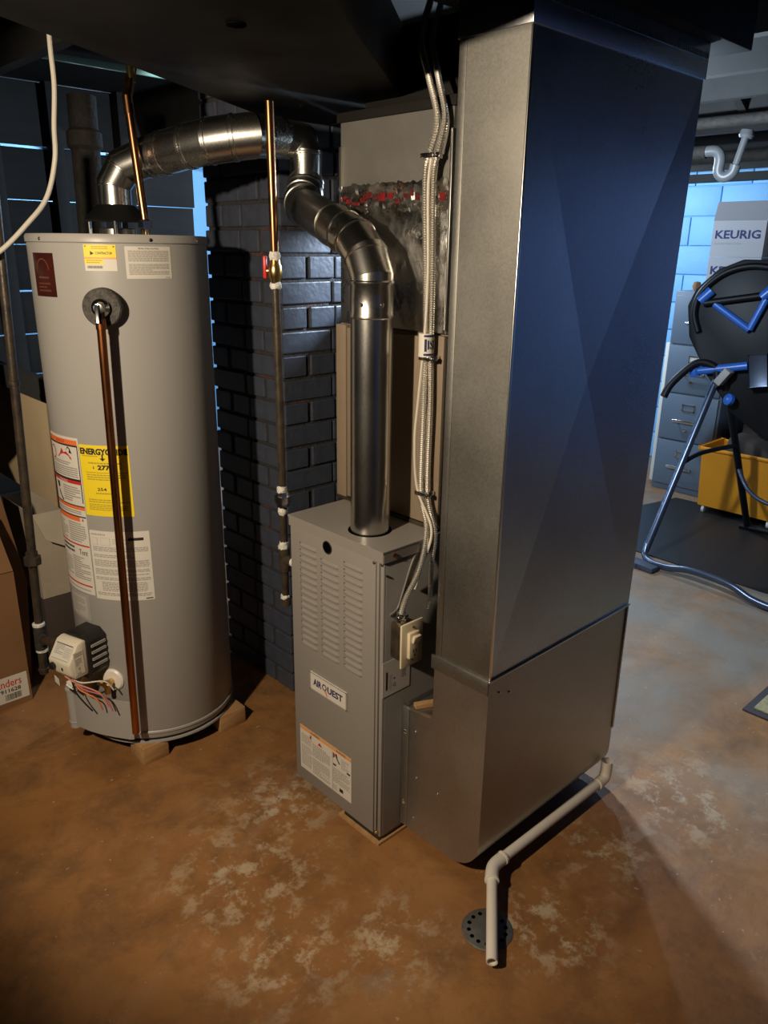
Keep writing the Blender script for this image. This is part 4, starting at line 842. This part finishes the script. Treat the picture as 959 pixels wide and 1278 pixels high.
def carton(name, lo, hi, m, label, flap=None, rot=0):
    t_ = thing(name, ((lo[0]+hi[0])/2, (lo[1]+hi[1])/2, lo[2]), label, 'box')
    th = 0.005; b = BM()
    box(b, lo, (hi[0], lo[1]+th, hi[2])); obj('side_panel', b, m, t_)
    b = BM(); box(b, (lo[0], hi[1]-th, lo[2]), hi); obj('side_panel', b, m, t_)
    b = BM(); box(b, (lo[0], lo[1]+th, lo[2]), (lo[0]+th, hi[1]-th, hi[2])); obj('side_panel', b, m, t_)
    b = BM(); box(b, (hi[0]-th, lo[1]+th, lo[2]), (hi[0], hi[1]-th, hi[2])); obj('side_panel', b, m, t_)
    b = BM(); box(b, (lo[0]+th, lo[1]+th, lo[2]), (hi[0]-th, hi[1]-th, lo[2]+th)); obj('bottom_panel', b, m, t_)
    for fl in (flap or []):
        b = BM(); prism(b, fl[0], fl[1], fl[2]); obj('flap', b, m, t_)
    return t_
cb = carton('cardboard_box', (0.30, 2.60, 0.0), (0.752, 2.728, 0.50), m_card, 'brown cardboard box with red lettered label at the far left',
            [([(0, 0), (0.45, 0), (0.43, 0.2), (0.02, 0.2)], frame((0.30, 2.598, 0.502), (1, 0, 0), (0, 0.35, 0.94), (0, -0.94, 0.35)), 0.004)])
printed(cb, 'box_label', map_negB(2.60, 0.618, 0.022), 0.126, 0.098, m_paper,
        [('text', 'Flanders', 0.02, 0.60, 0.84, 0.90, m_red, 0.01), ('text', '911628', 0.26, 0.38, 0.80, 0.54, m_ink, 0.02)] + [('rect', 0.36+0.012*k, 0.08, 0.36+0.012*k+random.choice((0.004, 0.008)), 0.32, m_ink) for k in range(36)], nx=2)
bm = BM(); prism(bm, [(0.45, 1.05), (0.675, 1.00), (0.784, 0.751), (0.833, 0.391), (0.80, 0.0), (0.45, 0.0)], frame((0, 2.742, 0), (1, 0, 0), (0, 0, 1), (0, -1, 0)), 0.006, 0.001); tag(obj('cardboard_sheet', bm, m_card), 'brown cardboard sheet standing upright behind the box at the far left', 'cardboard')
carton('white_carton', (0.885, 2.75, 0.30), (1.16, 3.05, 0.63), m_carton, 'off-white carton with torn flaps behind the water heater',
       [([(0, 0), (0.16, 0), (0.10, 0.15), (0.02, 0.10)], frame((0.885, 2.75, 0.63), (1, 0, 0), (0, -0.5, -0.86), (0, -0.86, 0.5)), 0.003), ([(0, 0), (0.10, 0), (0.06, 0.12), (0.0, 0.16)], frame((1.0, 2.748, 0.61), (1, 0, 0), (0, -0.25, -0.97), (0, -0.97, 0.25)), 0.003)])
bm = BM(); box(bm, (0.885, 2.75, 0.0), (1.16, 3.05, 0.297), 0.004); tag(obj('dark_carton', bm, m_darkbox), 'dark carton under the off-white carton behind the water heater', 'box')

bm = BM(); tube(bm, smoothpath([(0.945, 2.26, 2.28), (0.933, 2.25, 2.05), (0.93, 2.245, 1.945), (0.916, 2.241, 1.846), (0.905, 2.234, 1.762), (0.884, 2.265, 1.67), (0.848, 2.319, 1.607), (0.764, 2.359, 1.522), (0.65, 2.39, 1.465), (0.42, 2.43, 1.42)], 10), 0.0066, 10)
tag(obj('white_cable', bm, m_wire), 'white cable hanging in a curve past the far left of the water heater top', 'cable')

# ------------------------------------------------------------------ right background: storage corner
fcab = thing('filing_cabinet', (5.27, 2.25, 0), 'grey four drawer metal filing cabinet against the pale blue wall', 'filing cabinet')
bm = BM(); box(bm, (4.935, 2.055, 0.0), (5.62, 2.455, 1.32), 0.004); obj('body', bm, m_cab, fcab)
for k in range(4):
    z0 = 0.045+k*0.315
    bm = BM(); box(bm, (4.917, 2.068, z0), (4.937, 2.442, z0+0.305), 0.004); dr = obj('drawer', bm, m_cab, fcab)
    bm = BM(); lathe(bm, [(0.006, 0), (0.006, 0.03)], (4.917, 2.33, z0+0.135), (-1, 0, 0), 8); lathe(bm, [(0.006, 0), (0.006, 0.03)], (4.917, 2.19, z0+0.135), (-1, 0, 0), 8)
    bar(bm, (4.886, 2.345, z0+0.135), (4.886, 2.175, z0+0.135), 0.012, 0.020, (0, 0, 1), 0.004); obj('handle', bm, m_chrome, dr)
    bm = BM(); y0, y1, za, zb = 2.215, 2.30, z0+0.20, z0+0.245
    for lo, hi in (((y0, za), (y1, za+0.006)), ((y0, zb-0.006), (y1, zb)), ((y0, za), (y0+0.006, zb)), ((y1-0.006, za), (y1, zb))): box(bm, (4.911, lo[0], lo[1]), (4.918, hi[0], hi[1]))
    obj('label_holder', bm, m_chrome, dr)
    bm = BM(); box(bm, (4.9145, y0+0.006, za+0.006), (4.917, y1-0.006, zb-0.006)); obj('label_card', bm, m_paper if k > 1 else m_cab, dr)
    bm = BM(); lathe(bm, [(0.012, 0), (0.011, 0.012), (0, 0.013)], (4.917, 2.262, z0+0.075), (-1, 0, 0), 14); obj('latch', bm, m_chrome, dr)
bm = BM(); box(bm, (5.02, 2.49, 0.02), (5.45, 2.52, 0.98), 0.003); tag(obj('leaning_panel', bm, m_white), 'white panel edge leaning beside the filing cabinet', 'panel')

def keurig(z0, label, open_):
    t_ = thing('printed_carton', (5.15, 2.13, z0), label, 'box', 'stacked printed cartons')
    bm = BM(); box(bm, (4.965, 1.965, z0), (5.32, 2.285, z0+0.208), 0.002); obj('carton', bm, m_keur, t_)
    o = printed(t_, 'front_print', map_negA(4.9648, 2.285, z0), 0.32, 0.208, m_keur, [('text', 'KEURIG', 0.06, 0.50, 0.92, 0.74, m_navy, 0.03), ('text', 'Brew the love', 0.06, 0.33, 0.58, 0.43, m_inkg)], nx=2)
    if open_:
        bm = BM(); prism(bm, [(0, 0), (0.32, 0), (0.37, 0.13), (0.05, 0.13)], frame((4.967, 2.288, z0+0.208), (0, -1, 0), (-0.62, 0.0, 0.78), (0.78, 0, 0.62)), 0.004)
        for v in bm.verts: pass
        obj('flap', bm, m_keur, t_)
keurig(1.322, 'lower printed carton directly on the filing cabinet', False)
keurig(1.532, 'upper printed carton with its lid flap raised above the filing cabinet', True)
bm = BM(); box(bm, (5.02, 1.45, 0.0), (5.6, 1.93, 1.72), 0.01); dk = thing('dark_wardrobe', (5.3, 1.69, 0), 'tall dark cabinet right of the printed cartons', 'cabinet'); obj('body', bm, m_darkbox, dk)
for y in (1.46, 1.70):
    bm = BM(); box(bm, (5.005, y, 0.05), (5.02, y+0.225, 1.70), 0.004); d_ = obj('door', bm, m_darkbox, dk)
    bm = BM(); lathe(bm, [(0.01, 0), (0.012, 0.02), (0, 0.022)], (5.005, y+(0.20 if y < 1.6 else 0.03), 0.9), (-1, 0, 0), 12); obj('knob', bm, m_iron, d_)
bm = BM(); lathe(bm, [(0.0, 0), (0.02, 0.004), (0.028, 0.03), (0.02, 0.055), (0, 0.06)], (5.0, 2.355, 1.32), seg=16); tag(obj('orange_knick_knack', bm, m_card), 'small orange brown round ornament on the filing cabinet', 'ornament')
# yellow bin
yb = thing('yellow_bin', (4.78, 1.78, 0), 'yellow plastic rolling bin beside the filing cabinet', 'bin')
bm = BM()
a_ = [(4.62, 2.00), (4.62, 1.50), (4.92, 1.50), (4.92, 2.00)]; 
lo_ = [bm.verts.new((4.77+(x-4.77)*0.9, 1.75+(y-1.75)*0.93, 0.05)) for x, y in a_]; hi_ = [bm.verts.new((x, y, 0.42)) for x, y in a_]; in_ = [bm.verts.new((4.77+(x-4.77)*0.95, 1.75+(y-1.75)*0.96, 0.42)) for x, y in a_]; bi_ = [bm.verts.new((4.77+(x-4.77)*0.86, 1.75+(y-1.75)*0.9, 0.10)) for x, y in a_]
bm.faces.new(lo_); bm.faces.new(bi_)
for i in range(4):
    j = (i+1) % 4; bm.faces.new((lo_[i], lo_[j], hi_[j], hi_[i])); bm.faces.new((hi_[i], hi_[j], in_[j], in_[i])); bm.faces.new((in_[i], in_[j], bi_[j], bi_[i]))
obj('tub', bm, m_yellowbin, yb)
bm = BM()
for p, q in (((4.615, 2.005), (4.615, 1.495)), ((4.615, 1.495), (4.925, 1.495)), ((4.925, 1.495), (4.925, 2.005)), ((4.925, 2.005), (4.615, 2.005))): bar(bm, (*p, 0.415), (*q, 0.415), 0.02, 0.02, (0, 0, 1), 0.005)
obj('rim', bm, m_yellowbin, yb)
for x, y in ((4.66, 1.95), (4.66, 1.55), (4.88, 1.95), (4.88, 1.55)):
    bm = BM(); lathe(bm, [(0.012, -0.01), (0.025, -0.008), (0.025, 0.008), (0.012, 0.01)], (x, y, 0.025), (0, 1, 0), 16); obj('caster', bm, m_white, yb)
bm = BM(); obox(bm, Matrix.Translation((4.77, 1.72, 0.40)) @ Matrix.Rotation(0.2, 4, 'X'), (0.2, 0.34, 0.16), 0.03); tag(obj('dark_bag', bm, m_darkbox), 'dark bag stuffed in the yellow rolling bin', 'bag')

# inversion table
it = thing('inversion_table', (4.0, 1.45, 0), 'folded black and blue inversion table standing on the dark floor mat', 'exercise table')
def tpart(name, pts, r, m, sm=True, seg=14):
    bm = BM(); tube(bm, smoothpath(pts, 8) if sm else pts, r, seg); return obj(name, bm, m, it)
tpart('front_base', [(3.64, 1.79, 0.10), (3.60, 1.775, 0.045), (3.565, 1.72, 0.03), (3.55, 1.62, 0.035), (3.55, 1.52, 0.055), (3.54, 1.40, 0.06), (3.52, 1.28, 0.055), (3.50, 1.18, 0.03), (3.49, 1.08, 0.022), (3.48, 0.96, 0.022), (3.50, 0.88, 0.045), (3.54, 0.86, 0.10)], 0.017, m_tblsteel)
for y in (1.74, 1.02):
    bm = BM(); obox(bm, Matrix.Translation((3.53, y, 0.016)) @ Matrix.Rotation(-0.12, 4, 'Z'), (0.075, 0.15, 0.030), 0.006); ft = obj('foot', bm, m_rubber, it)
    for k in range(6):
        bm = BM(); box(bm, (3.489, y-0.058+k*0.02, 0.005), (3.494, y-0.050+k*0.02, 0.028)); obj('tread', bm, m_rubber, ft)
tpart('front_leg', [(3.62, 1.785, 0.06), (4.08, 1.745, 0.92)], 0.019, m_tblsteel, False)
tpart('front_leg', [(3.53, 0.865, 0.06), (4.05, 0.95, 0.92)], 0.019, m_tblsteel, False)
tpart('rear_leg', [(4.10, 1.70, 0.92), (4.52, 1.62, 0.03)], 0.019, m_tblblack, False)
tpart('rear_leg', [(4.08, 1.00, 0.92), (4.50, 0.90, 0.03)], 0.019, m_tblblack, False)
tpart('rear_base', [(4.52, 1.66, 0.02), (4.52, 1.3, 0.03), (4.50, 0.86, 0.02)], 0.017, m_tblblack)
tpart('cross_brace', [(3.86, 1.765, 0.50), (3.98, 1.72, 0.545), (4.28, 1.66, 0.55)], 0.012, m_tblblack)
tpart('safety_strap', [(4.26, 1.62, 0.42), (4.18, 1.52, 0.34), (4.15, 1.40, 0.30), (4.15, 1.2, 0.30)], 0.011, m_tblsteel)
tpart('handle', [(4.06, 1.73, 0.93), (4.06, 1.76, 0.99), (4.02, 1.84, 1.00), (3.94, 1.915, 0.90), (3.90, 1.935, 0.825)], 0.020, m_tblblack)
bm = BM(); obox(bm, Matrix.Translation((4.075, 1.72, 0.93)) @ Matrix.Rotation(0.5, 4, 'X'), (0.05, 0.035, 0.12), 0.006); obj('pivot_bracket', bm, m_tblsteel, it)
bm = BM(); lathe(bm, [(0.03, -0.01), (0.03, 0.01), (0.012, 0.018), (0, 0.018)], (4.06, 1.655, 0.83), (-0.6, 0.3, 0.2), 18); obj('lock_knob', bm, m_tblblue, it)
bm = BM(); obox(bm, Matrix.Translation((4.05, 1.695, 0.945)) @ Matrix.Rotation(0.6, 4, 'X'), (0.06, 0.04, 0.09), 0.004); obj('hinge_plate', bm, m_inkg, it)
# backrest board: outline in its own plane, leaning, with an opening near each upper edge
bx = Vector((0.28, -0.94, 0.18)).normalized(); bz = Vector((0.10, -0.16, 0.98)); bz = (bz-bx*bz.dot(bx)).normalized(); bn = bx.cross(bz)
bo = Vector((4.18, 1.50, 0.62))
outl = [(0.02, 0.0), (-0.14, 0.16), (-0.26, 0.38), (-0.335, 0.58), (-0.335, 0.74), (-0.29, 0.82), (-0.18, 0.90), (-0.06, 0.93), (0.10, 0.90), (0.22, 0.80), (0.30, 0.62), (0.30, 0.10), (0.20, 0.0)]
bm = BM(); prism(bm, outl, frame(bo, bx, bz, bn), 0.03, 0.008); bk = obj('backrest', bm, m_tblblack, it)
def onb(x, z, d=-0.02): return bo+bx*x+bz*z+bn*d
side = 1 if bn.dot(Vector((-1, -1, 0))) > 0 else -1
dd = 0.055 if side > 0 else -0.03
for nm, p, q, r, m in (('blue_strut', (-0.27, 0.755), (-0.21, 0.80), 0.026, m_tblblue), ('blue_strut', (0.02, 0.73), (0.12, 0.80), 0.026, m_tblblue), ('frame_tube', (-0.25, 0.74), (0.06, 0.74), 0.018, m_tblblack), ('frame_tube', (-0.20, 0.73), (-0.04, 0.58), 0.018, m_tblblue), ('frame_tube', (0.04, 0.72), (-0.04, 0.58), 0.018, m_tblblue)):
    bm = BM(); tube(bm, [onb(*p, dd), onb(*q, dd)], r, 14); obj(nm, bm, m, bk if nm == 'frame_tube' else it)
bm = BM(); tube(bm, [onb(-0.31, 0.395, dd), onb(-0.05, 0.40, dd*1.3)], 0.022, 14); obj('blue_strut', bm, m_tblblue, it)
bm = BM(); lathe(bm, [(0.027, -0.025), (0.03, 0), (0.027, 0.025)], onb(-0.31, 0.395, dd), bz, 14); obj('strut_cap', bm, m_tblblue, it)
bm = BM(); obox(bm, frame(onb(0.0, 0.37, dd*1.4), bx, bn, bz), (0.085, 0.06, 0.16), 0.004); obj('roller_hinge', bm, m_tblsteel, it)
for x, z in ((-0.30, 0.68),):
    bm = BM(); tube(bm, smoothpath([onb(-0.285, 0.60, dd), onb(-0.30, 0.70, dd), onb(-0.26, 0.80, dd), onb(-0.15, 0.875, dd), onb(-0.02, 0.89, dd), onb(0.12, 0.85, dd)], 6), 0.016, 12); obj('edge_tube', bm, m_tblblack, it)

bm = BM(); prism(bm, [(3.72, 1.98), (3.66, 0.55), (4.86, 0.45), (4.80, 2.20), (4.25, 2.32)], frame((0, 0, 0), (1, 0, 0), (0, 1, 0), (0, 0, 1)), 0.006); tag(obj('black_floor_mat', bm, m_mat), 'large black floor mat under the inversion table', 'mat')
rg = thing('doormat', (2.9, 0.6, 0), 'small tan doormat with dark edging at the right edge', 'mat')
bm = BM(); box(bm, (2.59, 0.25, 0), (3.3, 0.835, 0.008), 0.002); obj('edging', bm, m_rugedge, rg)
bm = BM(); box(bm, (2.618, 0.278, 0.008), (3.272, 0.807, 0.016), 0.003); obj('pile', bm, m_rug, rg)

# pipes under the joists on the right
def hpipe(name, pts, r, m, label):
    bm = BM(); tube(bm, pts, r, 16); return tag(obj(name, bm, m), label, 'pipe', 'pipes under the joists')
hpipe('iron_pipe', [(3.30, 2.6, 2.045), (3.30, 0.4, 2.045)], 0.022, m_soil, 'dark iron pipe under the joists above the white plastic trap')
hpipe('iron_pipe', [(4.35, 2.9, 2.03), (4.35, 0.6, 2.03)], 0.03, m_soil, 'dark iron pipe under the joists nearest the pale blue wall')
pf = thing('plastic_waste_pipe', (3.45, 1.7, 1.9), 'white plastic waste pipe with elbow trap under the joists', 'pipe')
bm = BM(); tube(bm, [(3.40, 2.3, 1.950), (3.44, 1.66, 1.955)], 0.026, 20); obj('run', bm, m_soil, pf)
bm = BM(); ring(bm, (3.425, 1.90, 1.953), (0.06, -1, 0), 0.030, 0.04, 0.006); obj('coupling', bm, m_white, pf)
m_trap = mat('dimmed_plastic', (0.13, 0.13, 0.13), 0.4)  # white plastic, colour darkened to offset the close bulb
bm = BM(); tube(bm, smoothpath([(3.44, 1.68, 1.955), (3.445, 1.625, 1.957), (3.447, 1.60, 1.93), (3.45, 1.60, 1.875), (3.455, 1.575, 1.855), (3.46, 1.545, 1.87), (3.46, 1.535, 1.90)], 5), 0.022, 20); obj('trap', bm, m_trap, pf)
bm = BM(); tube(bm, [(3.46, 1.537, 1.89), (3.47, 1.51, 2.03)], 0.014, 16); obj('tailpiece', bm, m_trap, pf)
bm = BM(); lathe(bm, [(0.025, 0), (0.03, 0.01), (0.025, 0.03)], (3.468, 1.515, 2.0), (0.05, -.15, 1), 16); obj('slip_nut', bm, m_trap, pf)
for k, (p, q) in enumerate((((3.02, 1.5, 2.09), (3.38, 1.5, 2.27)), ((3.02, 1.5, 2.27), (3.38, 1.5, 2.09)), ((3.42, 1.45, 2.09), (3.78, 1.45, 2.27)), ((3.42, 1.45, 2.27), (3.78, 1.45, 2.09)))):
    bm = BM(); bar(bm, p, q, 0.03, 0.018); obj('bridging', bm, m_joist, ceil)
